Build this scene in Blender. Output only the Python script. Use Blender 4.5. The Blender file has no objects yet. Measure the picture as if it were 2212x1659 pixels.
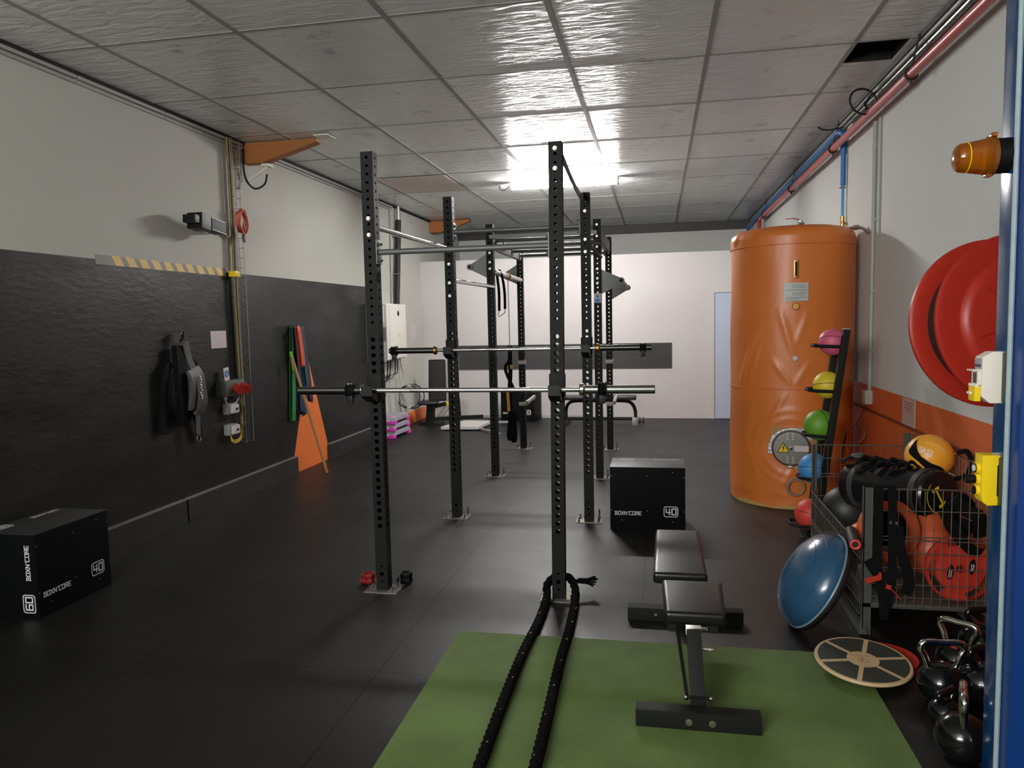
import bpy, bmesh, math, random
from mathutils import Vector, Matrix, Euler
random.seed(7)
S = bpy.context.scene
COL = S.collection
PI = math.pi

# ------------------------------------------------------------------ camera, world, lights, exposure
cam_d = bpy.data.cameras.new('camera')
cam = bpy.data.objects.new('camera', cam_d)
COL.objects.link(cam)
S.camera = cam
YAW, PITCH, ROLL, FPX = 0.1932983, 0.0848298, -0.0219472, 1618.06
fw = Vector((-math.sin(YAW)*math.cos(PITCH), math.cos(YAW)*math.cos(PITCH), -math.sin(PITCH)))
rt = Vector((math.cos(YAW), math.sin(YAW), 0))
up = rt.cross(fw)
r2 = math.cos(ROLL)*rt + math.sin(ROLL)*up
u2 = -math.sin(ROLL)*rt + math.cos(ROLL)*up
cm = Matrix((r2, u2, -fw)).transposed().to_4x4()
cm.translation = (0, 0, 1.72)
cam.matrix_world = cm
cam_d.sensor_fit = 'HORIZONTAL'
cam_d.sensor_width = 36.0
cam_d.lens = FPX*36.0/2212.0
cam_d.clip_start = 0.05

W = bpy.data.worlds.new('world')
S.world = W
W.use_nodes = True
bg = W.node_tree.nodes['Background']
bg.inputs[0].default_value = (0.80, 0.88, 1.0, 1)
bg.inputs[1].default_value = 0.06

def area_light(name, loc, rot, sx, sy, power, color):
    d = bpy.data.lights.new(name, 'AREA')
    d.shape = 'RECTANGLE'; d.size = sx; d.size_y = sy; d.energy = power; d.color = color
    o = bpy.data.objects.new(name, d); COL.objects.link(o)
    o.location = loc; o.rotation_euler = rot
    return o
# the bright luminaire of the hall in which the photographer stands, behind the camera
area_light('hall_lamp', (-2.3, -2.6, 2.7), (math.radians(98), 0, math.radians(-14)), 2.4, 1.0, 350, (1.0, 0.992, 0.965))

LAMP = 385.0
S.view_settings.view_transform = 'Standard'
S.view_settings.look = 'None'
S.view_settings.gamma = 1.0
S.view_settings.use_curve_mapping = False
S.view_settings.exposure = 0.0

# ------------------------------------------------------------------ materials
def lin(c):
    c /= 255.0
    return c/12.92 if c <= 0.04045 else ((c+0.055)/1.055)**2.4
def L3(rgb): return tuple(lin(v) for v in rgb)+(1.0,)
MATS = {}
def mat(name, rgb, rough=0.5, metal=0.0, spec=0.5, var=0.0, vscale=8.0, bump=0.0, bscale=40.0, rvar=0.0, coat=0.0, vdetail=4.0, stretch=None, trans=0.0):
    if name in MATS: return MATS[name]
    m = bpy.data.materials.new(name); m.use_nodes = True
    nt = m.node_tree; N = nt.nodes; LK = nt.links
    b = N['Principled BSDF']
    c = L3(rgb)
    b.inputs['Base Color'].default_value = c
    b.inputs['Roughness'].default_value = rough
    b.inputs['Metallic'].default_value = metal
    b.inputs['Specular IOR Level'].default_value = spec
    if coat: b.inputs['Coat Weight'].default_value = coat; b.inputs['Coat Roughness'].default_value = 0.15
    if trans: b.inputs['Transmission Weight'].default_value = trans
    tc = N.new('ShaderNodeTexCoord')
    vec = tc.outputs['Object']
    if stretch:
        mp = N.new('ShaderNodeMapping'); mp.inputs['Scale'].default_value = stretch
        LK.new(vec, mp.inputs['Vector']); vec = mp.outputs['Vector']
    nz = N.new('ShaderNodeTexNoise'); nz.inputs['Scale'].default_value = vscale; nz.inputs['Detail'].default_value = vdetail
    LK.new(vec, nz.inputs['Vector'])
    v = max(var, 0.02)
    mx = N.new('ShaderNodeMix'); mx.data_type = 'RGBA'
    mx.inputs[6].default_value = tuple(x*(1-v) for x in c[:3])+(1,)
    mx.inputs[7].default_value = tuple(min(1, x*(1+v)) for x in c[:3])+(1,)
    LK.new(nz.outputs['Fac'], mx.inputs[0]); LK.new(mx.outputs[2], b.inputs['Base Color'])
    if rvar:
        mr = N.new('ShaderNodeMapRange')
        mr.inputs['From Min'].default_value = 0.3; mr.inputs['From Max'].default_value = 0.7
        mr.inputs['To Min'].default_value = max(0.02, rough-rvar); mr.inputs['To Max'].default_value = min(1, rough+rvar)
        LK.new(nz.outputs['Fac'], mr.inputs['Value']); LK.new(mr.outputs[0], b.inputs['Roughness'])
    if bump:
        n2 = N.new('ShaderNodeTexNoise'); n2.inputs['Scale'].default_value = bscale; n2.inputs['Detail'].default_value = 3
        LK.new(vec, n2.inputs['Vector'])
        bp = N.new('ShaderNodeBump'); bp.inputs['Strength'].default_value = bump; bp.inputs['Distance'].default_value = 0.01
        LK.new(n2.outputs['Fac'], bp.inputs['Height']); LK.new(bp.outputs['Normal'], b.inputs['Normal'])
    MATS[name] = m
    return m
def emit(name, rgb, strength):
    m = bpy.data.materials.new(name); m.use_nodes = True
    N = m.node_tree.nodes; N.remove(N['Principled BSDF'])
    e = N.new('ShaderNodeEmission'); e.inputs[0].default_value = rgb; e.inputs[1].default_value = strength
    m.node_tree.links.new(e.outputs[0], N['Material Output'].inputs['Surface'])
    return m

M_grey = mat('grey_wall_paint', (192, 193, 185), 0.75, var=0.05, vscale=1.3, bump=0.15, bscale=60)
M_grey2 = mat('grey_plaster', (202, 203, 199), 0.8, var=0.05, vscale=1.0, bump=0.1, bscale=60)
M_black_wall = mat('black_wall_paint', (30, 31, 30), 0.45, spec=0.28, var=0.4, vscale=2.2, bump=0.25, bscale=14, rvar=0.12, vdetail=8, stretch=(1, 0.7, 2.0))
M_white_wall = mat('white_partition_paint', (194, 190, 189), 0.6, var=0.02, vscale=1.0)
M_orange_wall = mat('orange_wall_paint', (205, 96, 44), 0.55, var=0.06, vscale=3.0, bump=0.1, bscale=50)
M_orange_flat = mat('bright_orange_paint', (240, 124, 56), 0.6, var=0.05, vscale=5)
M_steel_black = mat('black_powder_coat', (27, 29, 26), 0.55, spec=0.12, var=0.08, vscale=30, bump=0.06, bscale=300)
M_steel_grey = mat('grey_hammered_steel', (94, 96, 94), 0.45, metal=0.3, var=0.05, bump=0.1, bscale=250)
M_chrome = mat('polished_chrome', (215, 212, 208), 0.14, metal=1.0)
M_zinc = mat('zinc_plated_steel', (176, 172, 167), 0.36, metal=0.9, var=0.08, vscale=40)
M_bar_dark = mat('dark_bar_steel', (105, 103, 100), 0.25, metal=1.0)
M_bar_mid = mat('worn_sleeve_steel', (150, 152, 146), 0.33, metal=1.0, var=0.1, vscale=25)
M_rubber = mat('black_rubber', (20, 20, 20), 0.6, var=0.1, vscale=20)
M_plastic_black = mat('black_plastic', (14, 14, 15), 0.45, spec=0.25)
M_plastic_white = mat('white_plastic', (222, 217, 205), 0.4)
M_plastic_grey = mat('grey_plastic', (150, 150, 150), 0.45)
M_white_paint = mat('white_lettering', (215, 215, 215), 0.6)
M_leather = mat('black_vinyl', (15, 14, 14), 0.33, spec=0.55, var=0.1, vscale=12, bump=0.10, bscale=16)
M_wood_ply = mat('orange_wood', (160, 98, 44), 0.6, var=0.2, vscale=6, stretch=(1, 6, 6))
M_wood_pale = mat('pale_wood', (196, 168, 130), 0.55, var=0.12, vscale=8, stretch=(6, 1, 6))
M_stick = mat('stick_wood', (176, 128, 72), 0.5, var=0.15, vscale=10, stretch=(8, 8, 1))
M_board_black = mat('black_board_film', (12, 13, 14), 0.5, spec=0.08, var=0.1, vscale=10)
M_blue = mat('blue_gloss_paint', (12, 56, 98), 0.16, var=0.08, vscale=4)
M_blue_door = mat('blue_door_paint', (10, 56, 122), 0.35, var=0.06, vscale=3)
M_red = mat('red_gloss_paint', (160, 40, 27), 0.38, spec=0.35, var=0.05, vscale=5)
M_pipe_red = mat('red_pipe_paint', (188, 88, 86), 0.3, var=0.06, vscale=5)
M_jacket = mat('orange_vinyl_jacket', (212, 118, 50), 0.38, var=0.07, vscale=3, bump=0.5, bscale=4.5, stretch=(1.2, 1.2, 0.7))
M_yellow = mat('yellow_plastic', (232, 200, 20), 0.35, var=0.04)
M_amber = mat('amber_lens', (196, 112, 14), 0.14, var=0.08, trans=0.7)
M_wire = mat('galvanised_wire', (128, 122, 112), 0.4, metal=0.8)
M_blue_hose = mat('blue_hose', (40, 112, 178), 0.45, var=0.06)
M_grey_conduit = mat('grey_conduit', (168, 168, 164), 0.5)
M_brass = mat('brass', (170, 130, 70), 0.35, metal=1.0)
M_paper = mat('white_paper', (205, 196, 198), 0.8, var=0.04, vscale=30)
M_pink = mat('pink_rubber', (206, 92, 122), 0.5, var=0.04)
M_ball_y = mat('yellow_rubber', (214, 190, 50), 0.5, var=0.04)
M_ball_g = mat('green_rubber', (96, 150, 40), 0.5, var=0.05)
M_ball_b = mat('blue_rubber', (66, 138, 196), 0.5, var=0.05)
M_ball_r = mat('red_rubber', (206, 64, 58), 0.5, var=0.05)
M_orange_rub = mat('orange_rubber', (196, 84, 44), 0.45, var=0.05)
M_medball = mat('amber_medicine_ball_vinyl', (232, 160, 44), 0.4, var=0.05)
M_bosu = mat('blue_balance_dome_rubber', (40, 78, 108), 0.24, var=0.05, coat=0.2)
M_kettle = mat('black_gloss_iron', (14, 14, 15), 0.16, var=0.05)
M_magenta = mat('magenta_plastic', (226, 70, 190), 0.45)
M_step = mat('grey_step_plastic', (158, 156, 166), 0.5)
M_mesh_red = mat('red_plastic', (178, 50, 36), 0.4)
M_tape_y = mat('yellow_tape', (222, 186, 92), 0.5, var=0.06)
M_tape_k = mat('dark_worn_tape', (122, 119, 114), 0.5, var=0.25, vscale=60)
M_bandg = mat('green_latex', (44, 120, 62), 0.5)
M_bandb = mat('navy_latex', (34, 50, 82), 0.5)
M_bandt = mat('teal_latex', (38, 90, 92), 0.5)
M_bando = mat('orange_latex', (200, 76, 40), 0.5)
M_lime = mat('lime_latex', (130, 200, 40), 0.5)
M_skirt = mat('black_skirting', (40, 39, 38), 0.5, var=0.25, vscale=12, bump=0.1, bscale=30)
M_skirt_top = mat('skirting_top_edge', (120, 118, 114), 0.5, var=0.2, vscale=20)
M_rope = mat('black_rope_fibre', (11, 11, 11), 0.9, spec=0.08, var=0.2, vscale=60, bump=0.5, bscale=220)
M_dark = mat('dark_void', (14, 13, 12), 0.8)
M_foil = mat('silver_foil', (200, 200, 206), 0.4, metal=0.4, bump=1.0, bscale=25)
M_lid = mat('dull_metal_lid', (140, 138, 130), 0.35, metal=0.9, var=0.06)
M_strip = mat('dark_grey_board', (46, 46, 46), 0.5, var=0.06)
M_cloth = mat('black_webbing', (12, 12, 13), 0.8, spec=0.12, var=0.1, vscale=40)
M_greyweb = mat('grey_webbing', (74, 72, 69), 0.6, var=0.15, vscale=50)
M_greenrust = mat('grey_green_steel', (92, 96, 90), 0.45, metal=0.5, var=0.12, vscale=20)
M_sticker_b = mat('blue_sticker_print', (50, 110, 190), 0.5)
M_brown_panel = mat('brownish_ceiling_board', (212, 200, 192), 0.7, var=0.04)

def floor_mat():
    m = bpy.data.materials.new('rubber_floor_mats'); m.use_nodes = True
    nt = m.node_tree; N = nt.nodes; K = nt.links; b = N['Principled BSDF']
    tc = N.new('ShaderNodeTexCoord'); mp = N.new('ShaderNodeMapping')
    mp.inputs['Location'].default_value = (0.29+1.27*8, -4.43+1.0*12, 0)
    K.new(tc.outputs['Object'], mp.inputs['Vector'])
    br = N.new('ShaderNodeTexBrick')
    br.offset = 0.0; br.squash = 1.0
    br.inputs['Scale'].default_value = 1.0; br.inputs['Mortar Size'].default_value = 0.0028
    br.inputs['Mortar Smooth'].default_value = 0.1
    br.inputs['Brick Width'].default_value = 1.27; br.inputs['Row Height'].default_value = 1.0
    br.inputs['Color1'].default_value = L3((18, 17, 16)); br.inputs['Color2'].default_value = L3((14, 13, 13)); br.inputs['Mortar'].default_value = L3((12, 12, 12))
    K.new(mp.outputs['Vector'], br.inputs['Vector'])
    sp = N.new('ShaderNodeTexNoise'); sp.inputs['Scale'].default_value = 160; sp.inputs['Detail'].default_value = 2
    K.new(tc.outputs['Object'], sp.inputs['Vector'])
    big = N.new('ShaderNodeTexNoise'); big.inputs['Scale'].default_value = 1.6; big.inputs['Detail'].default_value = 5
    K.new(tc.outputs['Object'], big.inputs['Vector'])
    r1 = N.new('ShaderNodeMapRange'); r1.inputs['From Min'].default_value = 0.35; r1.inputs['From Max'].default_value = 0.65; r1.inputs['To Min'].default_value = 0.8; r1.inputs['To Max'].default_value = 1.2
    K.new(sp.outputs['Fac'], r1.inputs['Value'])
    r2_ = N.new('ShaderNodeMapRange'); r2_.inputs['From Min'].default_value = 0.3; r2_.inputs['From Max'].default_value = 0.7; r2_.inputs['To Min'].default_value = 0.82; r2_.inputs['To Max'].default_value = 1.18
    K.new(big.outputs['Fac'], r2_.inputs['Value'])
    mu = N.new('ShaderNodeMath'); mu.operation = 'MULTIPLY'; K.new(r1.outputs[0], mu.inputs[0]); K.new(r2_.outputs[0], mu.inputs[1])
    vm = N.new('ShaderNodeVectorMath'); vm.operation = 'SCALE'; K.new(br.outputs['Color'], vm.inputs[0]); K.new(mu.outputs[0], vm.inputs['Scale'])
    K.new(vm.outputs[0], b.inputs['Base Color'])
    rr = N.new('ShaderNodeMapRange'); rr.inputs['From Min'].default_value = 0.3; rr.inputs['From Max'].default_value = 0.7; rr.inputs['To Min'].default_value = 0.43; rr.inputs['To Max'].default_value = 0.52
    sm = N.new('ShaderNodeMapRange'); sm.inputs['To Min'].default_value = 0.50; sm.inputs['To Max'].default_value = 0.2
    K.new(br.outputs['Fac'], sm.inputs['Value']); K.new(sm.outputs[0], b.inputs['Specular IOR Level'])
    K.new(big.outputs['Fac'], rr.inputs['Value']); K.new(rr.outputs[0], b.inputs['Roughness'])
    bp = N.new('ShaderNodeBump'); bp.inputs['Strength'].default_value = 0.25; bp.inputs['Distance'].default_value = 0.004
    K.new(sp.outputs['Fac'], bp.inputs['Height']); K.new(bp.outputs['Normal'], b.inputs['Normal'])
    return m
def ceiling_mat():
    # foil-faced insulation boards, wrinkled and glossy; every board differs a little
    m = bpy.data.materials.new('foil_ceiling_boards'); m.use_nodes = True
    nt = m.node_tree; N = nt.nodes; K = nt.links; b = N['Principled BSDF']
    tc = N.new('ShaderNodeTexCoord'); mp = N.new('ShaderNodeMapping')
    mp.inputs['Location'].default_value = (3.62+1.0*6, -4.53+1.21*12, 0)
    K.new(tc.outputs['Object'], mp.inputs['Vector'])
    br = N.new('ShaderNodeTexBrick'); br.offset = 0.0
    br.inputs['Scale'].default_value = 1.0; br.inputs['Mortar Size'].default_value = 0.0
    br.inputs['Brick Width'].default_value = 0.995; br.inputs['Row Height'].default_value = 1.21
    br.inputs['Color1'].default_value = (0.755, 0.775, 0.765, 1); br.inputs['Color2'].default_value = (0.665, 0.685, 0.675, 1)
    K.new(mp.outputs['Vector'], br.inputs['Vector'])
    dz = N.new('ShaderNodeTexNoise'); dz.inputs['Scale'].default_value = 2.6; dz.inputs['Detail'].default_value = 6; dz.inputs['Roughness'].default_value = 0.65
    K.new(tc.outputs['Object'], dz.inputs['Vector'])
    mr = N.new('ShaderNodeMapRange'); mr.inputs['From Min'].default_value = 0.60; mr.inputs['From Max'].default_value = 0.68; mr.inputs['To Min'].default_value = 1.0; mr.inputs['To Max'].default_value = 0.62
    K.new(dz.outputs['Fac'], mr.inputs['Value'])
    vm = N.new('ShaderNodeVectorMath'); vm.operation = 'SCALE'; K.new(br.outputs['Color'], vm.inputs[0]); K.new(mr.outputs[0], vm.inputs['Scale'])
    K.new(vm.outputs[0], b.inputs['Base Color'])
    b.inputs['Roughness'].default_value = 0.27
    b.inputs['Metallic'].default_value = 0.12
    b.inputs['Specular IOR Level'].default_value = 0.6
    m2 = N.new('ShaderNodeMapping'); m2.inputs['Scale'].default_value = (5, 16, 1); m2.inputs['Rotation'].default_value = (0, 0, 0.35)
    K.new(tc.outputs['Object'], m2.inputs['Vector'])
    wz = N.new('ShaderNodeTexNoise'); wz.inputs['Scale'].default_value = 1.0; wz.inputs['Detail'].default_value = 4; wz.inputs['Distortion'].default_value = 0.8
    K.new(m2.outputs['Vector'], wz.inputs['Vector'])
    w2 = N.new('ShaderNodeTexNoise'); w2.inputs['Scale'].default_value = 2.0; w2.inputs['Detail'].default_value = 2
    K.new(tc.outputs['Object'], w2.inputs['Vector'])
    ad = N.new('ShaderNodeMath'); ad.operation = 'ADD'; K.new(wz.outputs['Fac'], ad.inputs[0]); K.new(w2.outputs['Fac'], ad.inputs[1])
    bp = N.new('ShaderNodeBump'); bp.inputs['Strength'].default_value = 0.55; bp.inputs['Distance'].default_value = 0.02
    K.new(ad.outputs[0], bp.inputs['Height']); K.new(bp.outputs['Normal'], b.inputs['Normal'])
    return m
def turf_mat():
    m = bpy.data.materials.new('artificial_turf'); m.use_nodes = True
    nt = m.node_tree; N = nt.nodes; K = nt.links; b = N['Principled BSDF']
    tc = N.new('ShaderNodeTexCoord')
    a = N.new('ShaderNodeTexNoise'); a.inputs['Scale'].default_value = 220; a.inputs['Detail'].default_value = 3
    c = N.new('ShaderNodeTexNoise'); c.inputs['Scale'].default_value = 3.0; c.inputs['Detail'].default_value = 6
    K.new(tc.outputs['Object'], a.inputs['Vector']); K.new(tc.outputs['Object'], c.inputs['Vector'])
    m1 = N.new('ShaderNodeMix'); m1.data_type = 'RGBA'; m1.inputs[6].default_value = L3((56, 84, 32)); m1.inputs[7].default_value = L3((122, 146, 76)); K.new(a.outputs['Fac'], m1.inputs[0])
    m2 = N.new('ShaderNodeMix'); m2.data_type = 'RGBA'; m2.blend_type = 'MULTIPLY'; m2.inputs[0].default_value = 1.0
    mr = N.new('ShaderNodeMapRange'); mr.inputs['From Min'].default_value = 0.3; mr.inputs['From Max'].default_value = 0.7; mr.inputs['To Min'].default_value = 0.72; mr.inputs['To Max'].default_value = 1.12
    K.new(c.outputs['Fac'], mr.inputs['Value'])
    K.new(m1.outputs[2], m2.inputs[6]); K.new(mr.outputs[0], m2.inputs[7])
    K.new(m2.outputs[2], b.inputs['Base Color'])
    b.inputs['Roughness'].default_value = 0.75
    bp = N.new('ShaderNodeBump'); bp.inputs['Strength'].default_value = 0.7; bp.inputs['Distance'].default_value = 0.008
    K.new(a.outputs['Fac'], bp.inputs['Height']); K.new(bp.outputs['Normal'], b.inputs['Normal'])
    return m
M_floor = floor_mat(); M_ceil = ceiling_mat(); M_turf = turf_mat()
M_tube = emit('fluorescent_tube_light', (1.0, 0.97, 0.945, 1), LAMP)

# ------------------------------------------------------------------ mesh helpers
def V(*a): return Vector(a)
class MB:
    def __init__(s): s.bm = bmesh.new(); s.flat = False
    def _bev(s, vs, w, seg=2):
        if w > 0:
            es = list({e for v in vs for e in v.link_edges})
            bmesh.ops.bevel(s.bm, geom=es, offset=w, segments=seg, profile=0.7, affect='EDGES', clamp_overlap=True)
    def box(s, c, d, rot=None, bevel=0.0, seg=2):
        g = bmesh.ops.create_cube(s.bm, size=1.0)
        M = Matrix.Translation(Vector(c)) @ (rot.to_4x4() if rot is not None else Matrix.Identity(4)) @ Matrix.Diagonal((d[0], d[1], d[2], 1))
        bmesh.ops.transform(s.bm, matrix=M, verts=g['verts'])
        s._bev(g['verts'], bevel, seg)
        return s
    def b2(s, lo, hi, bevel=0.0, seg=2):
        return s.box([(a+b)/2 for a, b in zip(lo, hi)], [abs(b-a) for a, b in zip(lo, hi)], None, bevel, seg)
    def beam(s, p0, p1, w, h, upv=(0, 0, 1), bevel=0.0):
        p0, p1 = Vector(p0), Vector(p1); z = p1-p0; ln = z.length; z.normalize()
        x = Vector(upv).cross(z)
        if x.length < 1e-5: x = Vector((1, 0, 0)).cross(z)
        x.normalize(); y = z.cross(x)
        R = Matrix((x, y, z)).transposed()
        return s.box((p0+p1)/2, (w, h, ln), R, bevel)
    def ring(s, c, x, y, rx, ry, n):
        return [s.bm.verts.new(Vector(c)+x*(rx*math.cos(2*PI*i/n))+y*(ry*math.sin(2*PI*i/n))) for i in range(n)]
    def skin(s, a, b):
        n = len(a)
        for i in range(n): s.bm.faces.new((a[i], a[(i+1) % n], b[(i+1) % n], b[i]))
    def frame(s, d):
        d = Vector(d).normalized()
        a = Vector((0, 0, 1)) if abs(d.z) < 0.9 else Vector((1, 0, 0))
        x = a.cross(d).normalized(); return x, d.cross(x)
    def cyl(s, p0, p1, r, r1=None, n=16, caps=True):
        p0, p1 = Vector(p0), Vector(p1); x, y = s.frame(p1-p0)
        r1 = r if r1 is None else r1
        a = s.ring(p0, x, y, r, r, n); b = s.ring(p1, x, y, r1, r1, n); s.skin(a, b)
        if caps: s.bm.faces.new(a[::-1]); s.bm.faces.new(b)
        return s
    def tube(s, pts, r, n=8, closed=False, caps=True):
        pts = [Vector(p) for p in pts]; m = len(pts)
        rs = r if isinstance(r, (list, tuple)) else [r]*m
        tang = []
        for i in range(m):
            if closed: t = pts[(i+1) % m]-pts[i-1]
            else: t = pts[min(i+1, m-1)]-pts[max(i-1, 0)]
            tang.append(t.normalized())
        x, y = s.frame(tang[0]); rings = []
        for i in range(m):
            t = tang[i]; x = (x-t*x.dot(t))
            if x.length < 1e-6: x, y = s.frame(t)
            x.normalize(); y = t.cross(x)
            rings.append(s.ring(pts[i], x, y, rs[i], rs[i], n))
        for i in range(m-1): s.skin(rings[i], rings[i+1])
        if closed:
            # match the twist of the last ring to the first
            a, b = rings[-1], rings[0]
            k = min(range(n), key=lambda q: (a[0].co-b[q].co).length)
            s.skin(a, b[k:]+b[:k])
        elif caps: s.bm.faces.new(rings[0][::-1]); s.bm.faces.new(rings[-1])
        return s
    def lathe(s, prof, c=(0, 0, 0), axis=(0, 0, 1), n=24):
        c = Vector(c); d = Vector(axis).normalized(); x, y = s.frame(d)
        prev = None
        for (r, z) in prof:
            if r < 1e-6: cur = [s.bm.verts.new(c+d*z)]
            else: cur = s.ring(c+d*z, x, y, r, r, n)
            if prev is not None:
                if len(prev) == 1 and len(cur) > 1:
                    for i in range(n): s.bm.faces.new((prev[0], cur[i], cur[(i+1) % n]))
                elif len(cur) == 1 and len(prev) > 1:
                    for i in range(n): s.bm.faces.new((prev[(i+1) % n], prev[i], cur[0]))
                elif len(cur) > 1: s.skin(prev, cur)
            prev = cur
        return s
    def prism(s, poly, o, U, Vv, depth):
        o, U, Vv = Vector(o), Vector(U), Vector(Vv); n = U.cross(Vv).normalized()
        a = [s.bm.verts.new(o+U*p[0]+Vv*p[1]) for p in poly]
        b = [s.bm.verts.new(v.co+n*depth) for v in a]
        s.bm.faces.new(a[::-1]); s.bm.faces.new(b); s.skin(a, b)
        return s
    def quad(s, *p):
        s.bm.faces.new([s.bm.verts.new(Vector(q)) for q in p]); return s
    def sphere(s, c, r, sc=(1, 1, 1), n=24, rot=None):
        g = bmesh.ops.create_uvsphere(s.bm, u_segments=n, v_segments=n//2, radius=r)
        M = Matrix.Translation(Vector(c)) @ (rot.to_4x4() if rot is not None else Matrix.Identity(4)) @ Matrix.Diagonal((sc[0], sc[1], sc[2], 1))
        bmesh.ops.transform(s.bm, matrix=M, verts=g['verts']); return s
    def torus(s, c, axis, R, r, n=32, m=8):
        d = Vector(axis).normalized(); x, y = s.frame(d); c = Vector(c)
        return s.tube([c+x*(R*math.cos(2*PI*i/n))+y*(R*math.sin(2*PI*i/n)) for i in range(n)], r, m, closed=True)
    def strap(s, pts, w, side, t=0.003):
        # a flat webbing of width w (along side) and thickness t
        pts = [Vector(p) for p in pts]; m = len(pts)
        rings = []
        for i in range(m):
            tg = (pts[min(i+1, m-1)]-pts[max(i-1, 0)]).normalized()
            sd = Vector(side[i] if isinstance(side, list) else side); sd = (sd-tg*sd.dot(tg)).normalized(); nn = tg.cross(sd)
            p = pts[i]; rings.append([s.bm.verts.new(p+sd*a*w/2+nn*b*t/2) for a, b in ((-1, -1), (1, -1), (1, 1), (-1, 1))])
        for i in range(m-1): s.skin(rings[i], rings[i+1])
        s.bm.faces.new(rings[0][::-1]); s.bm.faces.new(rings[-1])
        return s
    def build(s, name, m, parent=None, smooth=True, ang=0.6, fix=True, label=None):
        if fix and not s.flat: bmesh.ops.recalc_face_normals(s.bm, faces=s.bm.faces[:])
        me = bpy.data.meshes.new(name)
        vs = s.bm.verts
        lo = Vector((min(v.co[i] for v in vs) for i in range(3))); hi = Vector((max(v.co[i] for v in vs) for i in range(3)))
        o0 = Vector(((lo.x+hi.x)/2, (lo.y+hi.y)/2, lo.z))
        bmesh.ops.translate(s.bm, verts=vs[:], vec=-o0)
        s.bm.to_mesh(me); s.bm.free()
        ms = m if isinstance(m, (list, tuple)) else [m]
        for q in ms: me.materials.append(q)
        if smooth:
            me.polygons.foreach_set('use_smooth', [True]*len(me.polygons))
            me.set_sharp_from_angle(angle=ang)
        o = bpy.data.objects.new(name, me); COL.objects.link(o)
        o.location = o0
        if parent is not None:
            o.parent = parent; o.location = o0-world_loc(parent)
        if label: o['label'] = label
        return o
def world_loc(o):
    p = Vector(o.location)
    while o.parent is not None:
        o = o.parent; p = p+Vector(o.location)
    return p
def tag(o, label, cat, group=None):
    o['label'] = label; o['category'] = cat
    if group: o['group'] = group
    return o
def thing(name, label, cat, loc=(0, 0, 0), group=None):
    o = bpy.data.objects.new(name, None); COL.objects.link(o)
    o.empty_display_size = 0.1; o.location = loc
    return tag(o, label, cat, group)
def struct(o): o['kind'] = 'structure'; return o
def copy_tree(o, parent=None):
    kids = [c for c in COL.objects if c.parent == o]
    c = o.copy(); COL.objects.link(c)
    if parent is not None: c.parent = parent
    for k in kids: copy_tree(k, c)
    return c
def arc(c, x, y, r, a0, a1, n):
    c, x, y = Vector(c), Vector(x), Vector(y)
    return [c+x*(r*math.cos(a0+(a1-a0)*i/n))+y*(r*math.sin(a0+(a1-a0)*i/n)) for i in range(n+1)]
def smooth_path(pts, k=6):
    pts = [Vector(p) for p in pts]; out = []
    for i in range(len(pts)-1):
        p0, p1, p2, p3 = pts[max(i-1, 0)], pts[i], pts[i+1], pts[min(i+2, len(pts)-1)]
        for j in range(k):
            t = j/k
            out.append(0.5*((2*p1)+(-p0+p2)*t+(2*p0-5*p1+4*p2-p3)*t*t+(-p0+3*p1-3*p2+p3)*t**3))
    out.append(pts[-1]); return out

# lettering drawn with straight strokes; cell 1 wide, 1.5 high
GL = {
 'B': [[(-.12, 0), (.8, 0), (1, .18), (1, .58), (.8, .78), (.1, .78)], [(-.12, 1.5), (.7, 1.5), (.88, 1.35), (.88, .95), (.72, .78)], [(.1, 0), (.1, 1.5)]],
 'O': [[(0, 0), (0, 1.5), (1, 1.5), (1, 0), (0, 0)]], '0': [[(0, 0), (0, 1.5), (1, 1.5), (1, 0), (0, 0)]],
 'X': [[(0, 0), (1, 1.5)], [(0, 1.5), (1, 0)]], 'N': [[(0, 0), (0, 1.5), (1, 0), (1, 1.5)]],
 "'": [[(.3, 1.5), (.3, 1.15)]], 'C': [[(1, 0), (0, 0), (0, 1.5), (1, 1.5)]],
 'R': [[(0, 0), (0, 1.5), (1, 1.5), (1, .75), (0, .75)], [(.45, .75), (1, 0)]],
 'E': [[(1, 0), (0, 0), (0, 1.5), (1, 1.5)], [(0, .75), (.8, .75)]],
 '4': [[(0, 1.5), (0, .55), (1, .55)], [(.8, 1.5), (.8, 0)]],
 '6': [[(1, 1.5), (0, 1.5), (0, 0), (1, 0), (1, .8), (0, .8)]],
 '5': [[(1, 1.5), (0, 1.5), (0, .85), (1, .85), (1, 0), (0, 0)]],
 'K': [[(0, 0), (0, 1.5)], [(1, 1.5), (0, .7), (1, 0)]], 'G': [[(1, 1.2), (1, 1.5), (0, 1.5), (0, 0), (1, 0), (1, .7), (.5, .7)]]}
def strokes(mb, f, segs, w, cap=True):
    mb.flat = True
    for pl in segs:
        for (a, b) in zip(pl[:-1], pl[1:]):
            d = Vector((b[0]-a[0], b[1]-a[1])); L = d.length
            if L < 1e-6: continue
            d /= L; n = Vector((-d.y, d.x)); e = w/2
            a2 = Vector(a)-d*e; b2 = Vector(b)+d*e
            q = [a2-n*e, b2-n*e, b2+n*e, a2+n*e]
            k = max(1, int(L/w/2))
            # overlapping strokes must not be coplanar: lift each by a hair
            p00 = f(*a2); nn = (f(a2.x+1e-3, a2.y)-p00).cross(f(a2.x, a2.y+1e-3)-p00); mb.lift = getattr(mb, 'lift', 0)+1
            lf = nn.normalized()*(4e-5*(mb.lift % 12))
            for i in range(k):
                t0, t1 = i/k, (i+1)/k
                mb.quad(*[f(p.x, p.y)+lf for p in (q[0].lerp(q[1], t0), q[0].lerp(q[1], t1), q[3].lerp(q[2], t1), q[3].lerp(q[2], t0))])
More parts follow.
